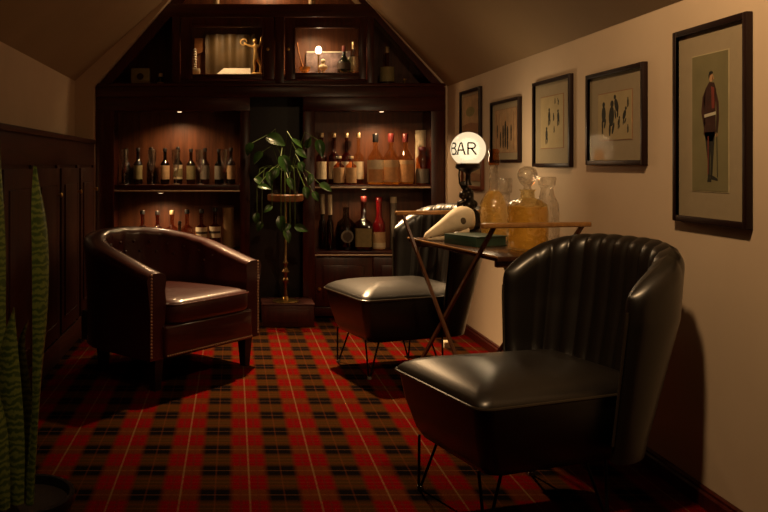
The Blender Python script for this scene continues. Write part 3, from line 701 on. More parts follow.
for px, mt, t in ((216, 'tube_cream', 'small pale tin at the left of the top gable shelf, cut by picture top'), (312, 'tube_cream', 'pale grey tube at the right of the top gable shelf, cut by picture top')):
    o = empty('tin', (at(px, 6.33), 6.33, ZT)); tag(o, t, 'tin', None)
    lathe_part('tin_body', [(0, 0), (0.026, 0), (0.026, 0.15), (0, 0.15)], mt, o); lathe_part('lid', [(0, 0.15), (0.028, 0.15), (0.028, 0.18), (0, 0.18)], 'cap_gold', o)

# ------------------------------------------------------------------ plant stand, box and pothos in the centre bay
SX, SY = at(285.5, 6.02), 6.02
ob_ = empty('wooden_box', (SX+0.015, 6.12, 0)); tag(ob_, 'low reddish wooden box on the floor under the plant stand', 'box')
BZ = 1.2-(302-165)*6.0/800
MB().box((-0.19, -0.20, 0), (0.19, 0.10, BZ-0.012), 0.006).build('carcass', M['box_wood'], ob_)
MB().box((-0.197, -0.207, BZ-0.012), (0.197, 0.105, BZ), 0.004).build('lid', M['box_wood'], ob_)
MB().box((-0.15, -0.206, 0.03), (0.15, -0.199, BZ-0.04), 0.003).build('front_panel', M['box_wood'], ob_)
st = empty('plant_stand', (SX, SY, BZ)); tag(st, 'turned brass pedestal stand with round wooden top in the centre bay', 'plant stand')
HT = 1.2-(194-165)*SY/800 - BZ        # top of the wooden disc
MB().lathe([(0, 0), (0.095, 0), (0.10, 0.006), (0.085, 0.014), (0.03, 0.024), (0.018, 0.04), (0, 0.04)], (0, 0, 0), 28).build('base', M['brass'], st)
MB().lathe([(0, 0.03), (0.014, 0.03), (0.018, 0.06), (0.012, 0.09), (0.014, 0.13), (0.026, 0.15), (0.026, 0.165), (0.014, 0.18), (0.018, 0.20), (0.030, 0.225), (0.018, 0.245), (0.013, 0.26), (0.022, 0.29), (0.011, 0.31), (0.010, HT-0.06), (0.02, HT-0.05), (0, HT-0.05)], (0, 0, 0), 20).build('column', simple('aged_brass', (0.26, 0.16, 0.07), 0.32, 1.0, 0.2), st)
MB().lathe([(0, HT-0.055), (0.125, HT-0.055), (0.135, HT-0.045), (0.135, HT-0.008), (0.128, HT), (0, HT)], (0, 0, 0), 32).build('stand_top', M['tray_wood'], st)
pl = empty('pothos_plant', (SX, SY, BZ+HT)); tag(pl, 'trailing green pothos in a black pot on the pedestal stand', 'plant')
MB().lathe([(0, 0), (0.085, 0), (0.095, 0.01), (0.115, 0.15), (0.122, 0.16), (0.122, 0.175), (0.108, 0.175), (0.104, 0.155), (0, 0.155)], (0, 0, 0), 28).build('pot', M['terracotta'], pl)
MB().lathe([(0, 0.150), (0.104, 0.150), (0.104, 0.160), (0, 0.163)], (0, 0, 0), 20).build('soil', M['soil'], pl)
leaves = MB(); stems = MB()
def leaf(mb, base, tip_dir, nrm, L, Wd):
    t = Vector(tip_dir).normalized(); n = Vector(nrm); n = (n - t*n.dot(t)).normalized(); s = t.cross(n)
    rows = []
    for i in range(9):
        u = i/8
        wdt = Wd*(math.sin(PI*min(1, u*0.92+0.08))**0.75)*(1-0.35*u) if u < 1 else 0.0005
        ctr = Vector(base) + t*L*u - n*L*0.22*u*u
        rows.append([ctr + s*wdt*q + n*(abs(q)*wdt*0.35) for q in (-1, -0.5, 0, 0.5, 1)])
    mb.grid(rows)
    mb.grid([[p - n*0.0012 for p in r] for r in rows])
# (photo x, photo y, length, width, tip x, tip y, depth)
LV = [(252, 143, 0.10, 0.040, -0.5, -1, 5.86), (267, 137, 0.15, 0.065, 1, -0.35, 5.95), (281, 156, 0.14, 0.055, 0.5, -1, 5.80), (292, 139, 0.10, 0.022, 1, -0.7, 5.84),
      (300, 162, 0.08, 0.034, 0.3, -1, 5.82), (318, 140, 0.13, 0.045, 0.25, -1, 5.96), (268, 172, 0.11, 0.034, 0.25, -1, 5.85), (255, 178, 0.09, 0.034, 0.7, -0.5, 5.84),
      (258, 186, 0.10, 0.030, 1, -0.1, 5.80), (305, 187, 0.09, 0.034, 0.2, -1, 5.82), (320, 184, 0.10, 0.038, 1, -0.5, 5.92), (311, 174, 0.09, 0.030, -0.2, -1, 5.88),
      (262, 152, 0.11, 0.040, -0.6, -0.7, 5.95), (277, 168, 0.10, 0.036, -0.4, -1, 5.84), (296, 150, 0.10, 0.034, 0.8, -0.5, 5.92), (288, 178, 0.10, 0.034, 0.5, -1, 5.82),
      (257, 213, 0.09, 0.034, -0.1, -1, 5.86), (262, 222, 0.08, 0.030, -0.6, -1, 5.84), (281, 216, 0.12, 0.044, 0.0, -1, 5.86), (285, 230, 0.10, 0.036, 0.4, -1, 5.84),
      (295, 226, 0.10, 0.036, 0.9, -0.3, 5.86), (290, 224, 0.08, 0.028, -0.7, -0.6, 5.85), (272, 206, 0.08, 0.028, -0.8, -0.5, 5.85), (313, 192, 0.08, 0.030, 0.6, -0.9, 5.86), (275, 145, 0.10, 0.036, -0.2, 0.8, 5.98), (306, 148, 0.09, 0.03, 0.3, 0.8, 5.98)]
P0 = Vector(pl.location)
for i, (lx, ly, L, Wd, tx, ty, Y) in enumerate(LV):
    base = Vector((at(lx, Y), Y, 1.2-(ly-165)*Y/800)) - P0
    nz = 0.55 if ly < 190 else 0.25
    leaf(leaves, base, (tx, -0.35, ty), (random.uniform(-0.3, 0.3), -0.75, nz), L, Wd)
    root = Vector((random.uniform(-0.05, 0.05), random.uniform(-0.05, 0.05), 0.158))
    top = Vector(((root.x+base.x)/2, min(root.y, base.y)*0.6, max(0.20, base.z+0.06)))
    if ly > 200: 
        rim = Vector((base.x*0.9, -0.135, 0.19)); pts = [root, Vector((rim.x*0.7, -0.09, 0.215)), rim, Vector((base.x, min(base.y, -0.15), 0.05)), base]
    else: pts = [root, root.lerp(top, 0.55)+Vector((0, 0, 0.02)), top, base]
    stems.tube(pts, 0.0028, 6)
leaves.build('foliage', M['pothos'], pl, angle=60); stems.build('stems', M['stem'], pl)

# ------------------------------------------------------------------ tub armchair
def arc_path(n=80):
    """U path (local x forward) of the shell centre line, front-left to front-right"""
    pts = []
    R, XA = 0.345, 0.0
    for i in range(n+1):
        u = i/n
        if u < 0.2: pts.append(Vector((0.33-0.33*u/0.2, R, 0)))
        elif u > 0.8: pts.append(Vector((0.33*(u-0.8)/0.2, -R, 0)))
        else:
            a = PI/2 + (u-0.2)/0.6*PI
            pts.append(Vector((0.36*math.cos(a), R*math.sin(a), 0)))
    return pts
def armchair():
    root = empty('tub_armchair', (-0.415, 4.75, 0), math.radians(-42)); root.scale = (1.13, 1.13, 1.04)
    tag(root, 'oxblood leather tub armchair with nailhead trim in front of the bookcase', 'armchair')
    path = arc_path(); n = len(path)-1
    def top(u): 
        s = math.sin(PI*u); return 0.605 + 0.175*s**1.15
    rings = []
    for i, p in enumerate(path):
        u = i/n
        t = (path[min(i+1, n)]-path[max(i-1, 0)]).normalized(); out = Vector((-t.y, t.x, 0))
        if out.dot(p) < 0: out = -out
        zt_, hb = top(u), 0.045
        puck_ = 0.004*math.cos(u*PI*2*14) if 0.12 < u < 0.88 else 0
        ring_ = []
        prof = [(hb, 0.165), (hb, 0.40), (hb+0.012, zt_-0.07), (hb+0.020, zt_-0.035), (hb+0.010, zt_-0.010), (0.02, zt_), (-0.02, zt_), (-hb-0.006, zt_-0.012), (-hb-0.014+puck_, zt_-0.04), (-hb-0.006+puck_, zt_-0.09), (-hb-0.014+puck_*0.5, zt_-0.17), (-hb-0.010, 0.42), (-hb, 0.30), (-hb, 0.165)]
        for o_, z in prof: ring_.append(p + out*o_ + Vector((0, 0, z)))
        rings.append(ring_)
    MB().loft(rings).build('shell', M['brown_leather'], root, angle=60)
    # buttons of the tufted inside
    btn = None
    for row, (fr_, off_) in enumerate(((0.76, 0.0), (0.60, 0.5))):
        for k in range(11):
            u = 0.16+0.68*(k+off_)/11
            i = int(u*n); p = path[i]; t = (path[min(i+1, n)]-path[max(i-1, 0)]).normalized(); out = Vector((-t.y, t.x, 0))
            if out.dot(p) < 0: out = -out
            if btn is None: btn = ob = MB().sphere((0, 0, 0), 0.009, 8).build('tufting_button', M['brown_leather'], root)
            else: ob = btn.copy(); COL.objects.link(ob); ob.parent = root
            ob.location = p - out*0.058 + Vector((0, 0, 0.42+(top(u)-0.42)*fr_))
    # front rail and seat cushion
    MB().box((-0.30, -0.31, 0.165), (0.355, 0.31, 0.335), 0.015, seg=3).build('front_rail', M['brown_leather'], root)
    def rr(hx0, hx1, hy, r, z, k=8):
        pts = []
        for cx, cy, a0 in ((hx1-r, hy-r, 0), (hx0+r, hy-r, PI/2), (hx0+r, -hy+r, PI), (hx1-r, -hy+r, 1.5*PI)):
            for j in range(k+1): a = a0+PI/2*j/k; pts.append(Vector((cx+r*math.cos(a), cy+r*math.sin(a), z)))
        return pts
    rings = [rr(-0.26+i_, 0.375-i_, 0.29-i_, 0.07, z) for z, i_ in ((0.338, 0.012), (0.345, 0.004), (0.36, 0), (0.43, 0), (0.448, 0.006), (0.458, 0.03), (0.463, 0.09))]
    MB().loft(rings).build('seat_cushion', M['brown_leather'], root, angle=60)
    pp = MB().tube(rr(-0.26, 0.377, 0.292, 0.07, 0.437)+[rr(-0.26, 0.377, 0.292, 0.07, 0.437)[0]], 0.005, 6).build('piping', M['brown_leather'], root)
    # nailheads: round the front edge of each arm and along the bottom
    for sy in (1, -1):
        nb = MB()
        for k in range(26):
            z = 0.185+0.0165*k
            nb.sphere((0.331, sy*(0.345+0.036), z), 0.0065, 8, (0.6, 1, 1))
        nb.build('nailhead_trim', M['nail'], root)
    nb = MB()
    for k in range(40): nb.sphere((0.356, -0.30+0.6*k/39, 0.182), 0.0062, 8, (0.6, 1, 1))
    nb.build('nailhead_trim', M['nail'], root)
    for x, y in ((0.29, 0.32), (0.29, -0.32), (-0.22, 0.22), (-0.22, -0.22)):
        MB().loft([[(x+s*a, y+s*b, z) for a, b in ((1, 1), (-1, 1), (-1, -1), (1, -1))] for z, s in ((0, 0.018), (0.168, 0.028))]).build('leg', M['black_wood'], root)
armchair()

# ------------------------------------------------------------------ slipper chairs
def slipper(label):
    root = empty('slipper_chair'); tag(root, label, 'chair')
    def rr(x0, x1, hy0, hy1, r, z, k=8):    # hy0 at the back, hy1 at the front
        pts = []
        for cx, hy, sg, a0 in ((x1-r, hy1, 1, 0), (x0+r, hy0, 1, PI/2), (x0+r, hy0, -1, PI), (x1-r, hy1, -1, 1.5*PI)):
            cy = sg*(hy-r)
            for j in range(k+1): a = a0+PI/2*j/k; pts.append(Vector((cx+r*math.cos(a), cy+r*math.sin(a), z)))
        return pts
    body = [rr(-0.38+i_, 0.30-i_*1.2, 0.27-i_, 0.285-i_, 0.05, z) for z, i_ in ((0.190, 0.075), (0.197, 0.06), (0.23, 0.042), (0.33, 0.016), (0.413, 0.004), (0.426, 0.004))]
    MB().loft(body).build('seat_base', M['black_leather'], root, angle=60)
    def dome(x0, x1, h0, h1, z0):
        rings = []
        for z, i_ in ((0.0, 0.006), (0.006, 0.0), (0.014, 0.003), (0.026, 0.016), (0.044, 0.050), (0.060, 0.105), (0.072, 0.17), (0.076, 0.235)):
            rings.append(rr(x0+i_, x1-i_, h0-i_, h1-i_, max(0.012, 0.05-i_*0.15), z0+z))
        return rings
    MB().loft(dome(-0.40, 0.305, 0.262, 0.288, 0.426)).build('seat_cushion', M['black_leather'], root, angle=60)
    pr = rr(-0.40, 0.307, 0.264, 0.290, 0.05, 0.428); MB().tube(pr+[pr[0]], 0.006, 8).build('piping', M['piping'], root)
    # barrel back: closed loops in plan, stacked upwards
    nu, nv = 150, 34
    def sg(v, e): return math.copysign(abs(v)**e, v)
    def plan(u):
        ph = u*PI/2; return Vector((-0.205 - 0.268*max(0.0, math.cos(ph))**0.74, 0.334*sg(math.sin(ph), 0.80), 0))
    us = [-math.cos(PI*i/nu) for i in range(nu+1)]
    us = [0.55*u+0.45*(2*i/nu-1) for i, u in enumerate(us)]
    base_c = [plan(u) for u in us]
    # even out along the arc
    acc = [0.0]
    for p, q in zip(base_c[:-1], base_c[1:]): acc.append(acc[-1]+(q-p).length)
    def res(n):
        out = []
        for k in range(n+1):
            d = acc[-1]*(0.5-0.5*math.cos(PI*k/n))*0.35 + acc[-1]*k/n*0.65
            i = max(j for j in range(len(acc)) if acc[j] <= d+1e-9); i = min(i, len(acc)-2)
            f = (d-acc[i])/(acc[i+1]-acc[i]); out.append((max(-1.0, min(1.0, 2*d/acc[-1]-1)), base_c[i].lerp(base_c[i+1], f)))
        return out
    arc = res(nu)
    NP = 11
    def pleat(u):
        w_ = min(1, max(0, (0.80-abs(u))/0.05))
        return (abs(math.sin(PI*NP*0.5*(u/0.80+1)))**0.7-0.75)*w_
    rings = []
    for j in range(nv+1):
        v = j/nv; v = v**0.8
        sh = math.sqrt(max(0.0, 1-((v-0.90)/0.10)**2)) if v > 0.90 else 1.0
        sh = max(sh, 0.03)
        inner, outer = [], []
        for i, (u, p) in enumerate(arc):
            q0, q1 = arc[max(i-1, 0)][1], arc[min(i+1, nu)][1]
            t = (q1-q0).normalized(); out = Vector((t.y, -t.x, 0))
            if out.dot(p-Vector((-0.1, 0, 0))) < 0: out = -out
            zt_ = 0.916 - 0.158*abs(u)**3.6
            z = 0.215+(zt_-0.215)*v
            k = min(1, max(0, (z-0.22)/0.45))
            half = (0.030+0.020*k)*(1-abs(u)**16)**0.5*sh
            c = Vector((p.x+0.05*(1-k)*(1-abs(u)**3), p.y*(0.86+0.14*k), 0)) + Vector((-(z-0.36)*0.12*(1-0.6*abs(u)**3), 0, z))
            pi_ = 0.011*pleat(u)*min(1, max(0, (z-0.40)/0.06))
            po_ = 0.006*pleat(u)*min(1, max(0, (v-0.88)/0.08))
            dz = Vector((0, 0, 0.004*pleat(u) if v > 0.9 else 0))
            inner.append(c - out*(half+pi_*max(sh, 0.25)) + dz); outer.append(c + out*(half+po_*max(sh, 0.25)) + dz)
        rings.append(inner + outer[::-1])
    MB().loft(rings).build('backrest', M['black_leather'], root, angle=75)
    # piping up the front edge of each wing
    for e in (0, nu):
        pts = []
        for j in range(2, nv-3):
            r0 = rings[j]; m_ = (r0[e] + r0[2*nu+1-e])/2
            pts.append(m_ + Vector((0.004, 0, 0)))
        MB().tube(pts, 0.005, 6).build('piping', M['piping'], root)
    # hairpin legs
    for x, y in ((0.20, 0.19), (0.20, -0.19), (-0.22, 0.18), (-0.22, -0.18)):
        l = MB(); sx = 1 if x > 0 else -1; sy = 1 if y > 0 else -1
        f = Vector((x+sx*0.03, y+sy*0.02, 0.012))
        l.tube([Vector((x-0.045, y, 0.205)), f+Vector((-0.006, 0, 0.006)), f+Vector((0, 0, -0.003)), f+Vector((0.006, 0, 0.006)), Vector((x+0.045, y, 0.205))], 0.0055, 8)
        lg = l.build('hairpin_leg', M['iron'], root, angle=80)
        MB().lathe([(0, 0), (0.012, 0), (0.013, 0.006), (0.010, 0.014), (0, 0.014)], (f.x, f.y, 0), 14).build('foot_cap', M['rubber'], lg)
    return root
c1 = slipper('black channel-backed slipper chair nearest the camera, against the right wall')
c1.location = (0.973, 2.835, 0); c1.rotation_euler = (0, 0, math.radians(197.3)); c1.scale = (1, 0.97, 1.02)
c2 = copy_tree(c1); c2['label'] = 'black channel-backed slipper chair farther back, beside the bookcase and table'
c2.location = (0.918, 4.745, 0); c2.rotation_euler = (0, 0, math.radians(197.5)); c2.scale = (0.98, 0.97, 1.05)
for c in (c1, c2): c['group'] = 'black slipper chairs'

# ------------------------------------------------------------------ folding table by the right wall
TN, TF = Vector((1.15, 3.48, 0)), Vector((0.966, 4.405, 0))
ax = (TF-TN).normalized(); pv = Vector((ax.y, -ax.x, 0)); TL = (TF-TN).length; TW = 0.505
tb = empty('folding_table', tuple((TN+TF)/2 + pv*TW/2), math.atan2(ax.y, ax.x))
tag(tb, 'dark wooden folding table with raised end rails against the right wall', 'table')
# local: x along the wall (away from the camera), y = -pv
TZ = 0.80
MB().box((-TL/2, -TW/2, TZ-0.022), (TL/2, TW/2, TZ), 0.004).build('tabletop', M['table_wood'], tb)
MB().box((-TL/2-0.004, TW/2-0.002, TZ-0.006), (TL/2+0.004, TW/2+0.006, TZ+0.003), 0.002).build('edge_strip', M['rail_wood'], tb)
for sx in (-1, 1):
    x = sx*(TL/2+0.0)
    MB().box((x-0.016, -TW/2+0.055, 0.925), (x+0.016, TW/2+0.075, 0.947), 0.006, seg=3).build('end_rail', M['rail_wood'], tb)
def bar(p, q, wx, wy, name):
    p, q = Vector(p), Vector(q); d = q-p
    a = Vector((0, wy, 0)); b = d.cross(a).normalized()*wx
    MB().loft([[c+a+b, c-a+b, c-a-b, c+a-b] for c in (p, q)]).build(name, M['leg_wood'], tb)
for sy, yo in ((1, TW/2+0.034), (-1, -TW/2+0.075)):
    bar((TL/2, yo, 0.930), (-TL/2+0.03, yo, 0.0), 0.008, 0.007, 'leg')
    bar((-TL/2, yo-sy*0.018, 0.930), (TL/2-0.03, yo-sy*0.018, 0.0), 0.008, 0.007, 'leg')
MB().box((-TL/2+0.02, -TW/2+0.01, TZ-0.05), (-TL/2+0.045, TW/2-0.01, TZ-0.022), 0.003).box((TL/2-0.045, -TW/2+0.01, TZ-0.05), (TL/2-0.02, TW/2-0.01, TZ-0.022), 0.003).build('underframe', M['leg_wood'], tb)

# lamp
LX, LY = 1.290, 4.39
lp = empty('globe_lamp', (LX, LY, TZ)); tag(lp, 'lit milk-glass globe lamp on a dark sculpted bronze stem on the table', 'lamp')
GZ = 0.487
MB().lathe([(0, 0), (0.058, 0), (0.062, 0.008), (0.050, 0.020), (0.034, 0.030), (0.028, 0.045), (0, 0.045)], (0, 0, 0), 28).build('base', M['bronze'], lp)
sb = MB()
pts, rad = [], []
for k in range(41):
    t = k/40; a = t*9.0
    pts.append((0.020*math.cos(a)*(1-0.4*t)+0.03*(1-t)**2-0.008, 0.016*math.sin(a), 0.04+t*0.26)); rad.append(0.036*(1-0.40*t)*(1+0.22*math.sin(t*26)))
sb.tube(pts, rad, 14)
sb.tube([(0.03, 0, 0.06), (0.055, 0.0, 0.09), (0.048, 0, 0.13), (0.02, 0, 0.16)], [0.014, 0.018, 0.017, 0.014], 10)
sb.tube([(-0.02, 0, 0.20), (-0.046, 0.0, 0.19), (-0.05, 0, 0.16), (-0.03, 0, 0.14)], [0.014, 0.017, 0.015, 0.010], 10)
sb.sphere((-0.028, -0.01, 0.235), 0.025, 14).sphere((0.024, -0.014, 0.185), 0.024, 14).sphere((-0.024, -0.018, 0.12), 0.030, 14)
sb.build('sculpted_stem', M['bronze'], lp, angle=70)
MB().lathe([(0, 0.29), (0.022, 0.29), (0.014, 0.31), (0.013, 0.35), (0.020, 0.36), (0.058, 0.378), (0.066, 0.385), (0.066, 0.405), (0.060, 0.405), (0.055, 0.388), (0, 0.375)], (0, 0, 0), 28).build('gallery', M['bronze'], lp)
MB().tube([(-0.045, 0, 0.385), (-0.05, 0, 0.35), (-0.046, 0, 0.30), (-0.03, 0, 0.27)], 0.005, 8).build('bracket', M['bronze'], lp)
gr = 0.094
gp = []
for k in range(33):
    a = -PI/2 + 0.62 + (PI-0.62)*k/32
    gp.append((max(0.0, gr*math.cos(a)), GZ+gr*math.sin(a)))
gl_ = MB().lathe([(0.0, gp[0][1])]+gp, (0, 0, 0), 40).build('globe', M['globe'], lp, angle=60)
# dark lettering round the front of the globe
gm = MB()
def gpos(th, z, r=gr+0.0006):
    c = math.sqrt(max(1e-6, r*r-z*z)); return Vector((c*math.sin(th), -c*math.cos(th), GZ+z))
def gstroke(t0, z0, t1, z1, w_):
    P = []
    for k in range(5):
        s = k/4; t = t0+(t1-t0)*s; z = z0+(z1-z0)*s
        dt, dz = (t1-t0)*gr, (z1-z0); Ln = math.hypot(dt, dz) or 1
        ox, oz = -dz/Ln*w_/gr, dt/Ln*w_
        P.append([gpos(t+ox, z+oz), gpos(t-ox, z-oz)])
    gm.grid(P)
glyphs = {'B': [(0, 0, 0, 1), (0, 1, .7, .97), (.7, .97, .9, .78), (.9, .78, .7, .55), (.7, .55, 0, .53), (.7, .55, 1, .28), (1, .28, .75, .02), (.75, .02, 0, 0)],
          'A': [(0, 0, .42, 1), (.58, 1, 1, 0), (.42, 1, .58, 1), (.2, .36, .8, .36)],
          'R': [(0, 0, 0, 1), (0, 1, .75, .97), (.75, .97, .95, .76), (.95, .76, .75, .52), (.75, .52, 0, .5), (.4, .5, 1, 0)]}
for ch, thc in (('B', -1.22), ('A', -0.70), ('R', -0.06)):
    for a0, b0, a1, b1 in glyphs[ch]:
        gstroke(thc+(a0-0.5)*0.46, 0.002+(b0-0.5)*0.062, thc+(a1-0.5)*0.46, 0.002+(b1-0.5)*0.062, 0.0042)
    for a0 in (-0.5, 0.5):                   # serifs
        gstroke(thc+a0*0.46-0.07, 0.002-0.031, thc+a0*0.46+0.07, 0.002-0.031, 0.002)
gm.build('lettering', M['globe_ink'], lp)
light('globe_bulb', 'POINT', (LX, LY, TZ+GZ), 9.0, (1.0, 0.70, 0.38), 0.08)

# skull
sk = empty('animal_skull', (1.145, 4.245, TZ), math.radians(8))
tag(sk, 'cream animal skull with long snout lying on the table before the lamp', 'skull')
kr = []
for t, hw, zc_, hh in ((0.0, 0.008, 0.018, 0.010), (0.03, 0.020, 0.022, 0.020), (0.15, 0.028, 0.038, 0.030), (0.32, 0.036, 0.062, 0.042), (0.48, 0.046, 0.086, 0.056), (0.62, 0.062, 0.104, 0.066), (0.76, 0.064, 0.112, 0.070), (0.88, 0.058, 0.112, 0.066), (0.97, 0.048, 0.108, 0.058), (1.0, 0.030, 0.104, 0.040)):
    kr.append([Vector((-0.135+0.27*t, hw*math.cos(a), zc_+hh*math.sin(a)*(1.0 if math.sin(a) > 0 else 0.9))) for a in [2*PI*k/28 for k in range(28)]])
cr_ = MB().loft(kr).build('cranium', M['bone'], sk, angle=70)
MB().sphere((0.055, -0.055, 0.108), 0.022, 16, (1, 0.5, 0.95)).build('eye_socket', M['bone_dark'], sk)
MB().sphere((-0.108, -0.017, 0.026), 0.013, 12, (1.2, 0.5, 0.8)).build('nose_hole', M['bone_dark'], sk)
MB().loft([[Vector((-0.125+0.22*t, s_*(0.012+0.03*t)+w_*math.cos(a), 0.010+0.03*t*t+hh*math.sin(a))) for a in [2*PI*k/12 for k in range(12)]] for t, w_, hh, s_ in ((0, 0.006, 0.008, -1), (0.3, 0.007, 0.010, -1), (0.7, 0.008, 0.016, -1), (1.0, 0.006, 0.030, -1))]).build('jaw', M['bone'], sk, angle=70)
# book
bk = empty('green_book', (1.222, 4.035, TZ), math.radians(24.4))
tag(bk, 'thick dark green book lying flat on the table before the decanters', 'book')
MB().box((-0.10, -0.118, 0.0), (0.10, 0.118, 0.006), 0.001).box((-0.10, -0.118, 0.044), (0.10, 0.118, 0.050), 0.001).box((-0.10, -0.118, 0.0), (-0.092, 0.118, 0.050), 0.003).build('cover', M['book'], bk)
MB().box((-0.092, -0.112, 0.006), (0.094, 0.112, 0.044), 0.0).build('page_block', M['book'], bk)
# decanters
def sq_ring(r, z, e, n=32): return [Vector((superp(2*PI*k/n, r, e)[0], superp(2*PI*k/n, r, e)[1], z)) for k in range(n)]
def decanter(name, px, Y, label, parts):
    o = empty(name, (at(px, Y), Y, TZ), math.radians(15)); tag(o, label, 'decanter', 'decanters on the table')
    for nm, mat, prof, e in parts:
        MB().loft([sq_ring(max(r, 1e-4), z, e) for r, z in prof]).build(nm, M[mat], o, angle=45)
    return o
decanter('long_necked_decanter', 494, 4.20, 'slim decanter with tall amber neck beside the globe lamp', [
    ('glass_body', 'cut_clear', [(0, 0), (0.060, 0), (0.066, 0.008), (0.068, 0.15), (0.066, 0.20), (0.045, 0.245), (0.024, 0.27), (0.020, 0.40), (0.0, 0.40)], 0.8),
    ('liquor', 'whisky', [(0, 0.012), (0.058, 0.012), (0.060, 0.18), (0.044, 0.235), (0.024, 0.262), (0, 0.262)], 0.8),
    ('stopper', 'amber_neck', [(0, 0.40), (0.026, 0.40), (0.030, 0.42), (0.024, 0.455), (0.030, 0.475), (0.020, 0.485), (0, 0.485)], 1.0)])
decanter('square_decanter', 505, 4.34, 'small clear decanter with block stopper behind the amber-necked one', [
    ('glass_body', 'cut_clear', [(0, 0), (0.046, 0), (0.050, 0.008), (0.050, 0.17), (0.046, 0.195), (0.022, 0.215), (0.020, 0.24), (0.028, 0.245), (0, 0.245)], 0.4),
    ('stopper', 'cut_clear', [(0, 0.245), (0.018, 0.246), (0.030, 0.252), (0.032, 0.32), (0.028, 0.328), (0, 0.328)], 0.4)])
decanter('amber_decanter', 527.5, 3.76, 'broad amber cut-glass decanter with round crystal stopper', [
    ('glass_body', 'cut_amber', [(0, 0), (0.070, 0), (0.079, 0.010), (0.080, 0.18), (0.076, 0.215), (0.052, 0.235), (0.028, 0.246), (0.026, 0.275), (0.034, 0.285), (0, 0.285)], 0.55),
    ('liquor', 'whisky', [(0, 0.012), (0.068, 0.012), (0.074, 0.205), (0, 0.207)], 0.55),
    ('stopper', 'cut_clear', [(0, 0.285), (0.020, 0.286), (0.016, 0.298), (0.030, 0.312), (0.044, 0.338), (0.046, 0.358), (0.036, 0.382), (0.014, 0.394), (0, 0.395)], 1.0)])
decanter('clear_decanter', 547, 3.92, 'clear square decanter with flat stopper right of the amber one', [
    ('glass_body', 'cut_clear', [(0, 0), (0.044, 0), (0.048, 0.010), (0.049, 0.17), (0.046, 0.21), (0.030, 0.25), (0.024, 0.285), (0.030, 0.295), (0, 0.295)], 0.5),
    ('stopper', 'cut_clear', [(0, 0.295), (0.018, 0.296), (0.034, 0.30), (0.038, 0.335), (0.034, 0.342), (0, 0.342)], 0.6)])

# doorstop-like cream block on the floor behind the near chair
o = MB().loft([[(s*a, s*b, z) for a, b in ((1, 1), (-1, 1), (-1, -1), (1, -1))] for z, s in ((0, 0.030), (0.035, 0.028), (0.04, 0.022))]).build('small_block', M['lab_cream'], None, loc=(at(447.5, 5.28), 5.28, 0))
tag(o, 'small cream block on the carpet under the table legs', 'block')

# ------------------------------------------------------------------ pictures on the right wall
def ypx(px): return (XR-0.024)*800/(px-233)
def zpy(py, Y): return 1.2-(py-165)*Y/800
def picture(name, pl_, pr_, z0, z1, label, mount, line, paper, mw, fw=0.018, art=None, frame='frame', mwz=None):
    ya, yb = ypx(pl_), XR*800/(pr_-233)                # far, near
    z0, z1 = 1.2+(z0-1.2)*0.986, 1.2+(z1-1.2)*0.986
    yc, zc_ = (ya+yb)/2, z0
    o = empty(name, (XR, yc, z0)); tag(o, label, 'picture', 'framed pictures on the right wall')
    o.rotation_euler = (0, 0, -PI/2)           # local x runs to the near side (right in the photo), local -y faces the room
    W, H = ya-yb, z1-z0
    f = MB(); d = 0.024
    hw = W/2
    for lo, hi in (((-hw, 0), (-hw+fw, H)), ((hw-fw, 0), (hw, H)), ((-hw+fw, 0), (hw-fw, fw)), ((-hw+fw, H-fw), (hw-fw, H))):
        f.box((lo[0], -d, lo[1]), (hi[0], -0.001, hi[1]), 0.003)
    f.build('frame', M[frame], o)
    MB().box((-hw+fw*0.6, -0.010, fw*0.6), (hw-fw*0.6, -0.002, H-fw*0.6)).build('mount', M[mount], o)
    mz = mwz or mw
    x0, x1, y0, y1 = -hw+fw+mw, hw-fw-mw, fw+mz, H-fw-mz*0.9
    b = 0.004
    MB().box((x0-b, -0.0115, y0-b), (x1+b, -0.0095, y1+b)).build('mount_line', M[line], o)
    pr = MB().box((x0, -0.0128, y0), (x1, -0.0110, y1)).build('print', M[paper], o)
    if art: art(pr, x0, x1, y0, y1)
    MB().box((-hw+fw*0.7, -0.0185, fw*0.7), (hw-fw*0.7, -0.0170, H-fw*0.7)).build('picture_glass', M['picture_glass'], o)
    return o
def blobs(par, mat, items, name):
    b = MB()
    for poly in items:
        b.prism([(x, -0.0134, z) for x, z in poly], (0, 0.0008, 0))
    return b.build(name, M[mat], par)
def ell(cx, cz, rx, rz, rot=0, n=14):
    return [(cx+rx*math.cos(a)*math.cos(rot)-rz*math.sin(a)*math.sin(rot), cz+rx*math.cos(a)*math.sin(rot)+rz*math.sin(a)*math.cos(rot)) for a in [2*PI*k/n for k in range(n)]]
def art_figures(spots):
    def f(par, x0, x1, z0, z1):
        W, H = x1-x0, z1-z0
        it = []
        for u, v, s, r in spots:
            cx, cz = x0+u*W, z0+v*H
            it += [ell(cx, cz, 0.019*s, 0.036*s, r), ell(cx+0.012*s*math.sin(-r)*3.6, cz+0.043*s, 0.012*s, 0.012*s), ell(cx-0.012*s, cz-0.045*s, 0.007*s, 0.024*s, r*0.5), ell(cx+0.012*s, cz-0.042*s, 0.007*s, 0.022*s, r*0.5-0.3)]
        blobs(par, 'ink', it, 'drawn_figures')
    return f
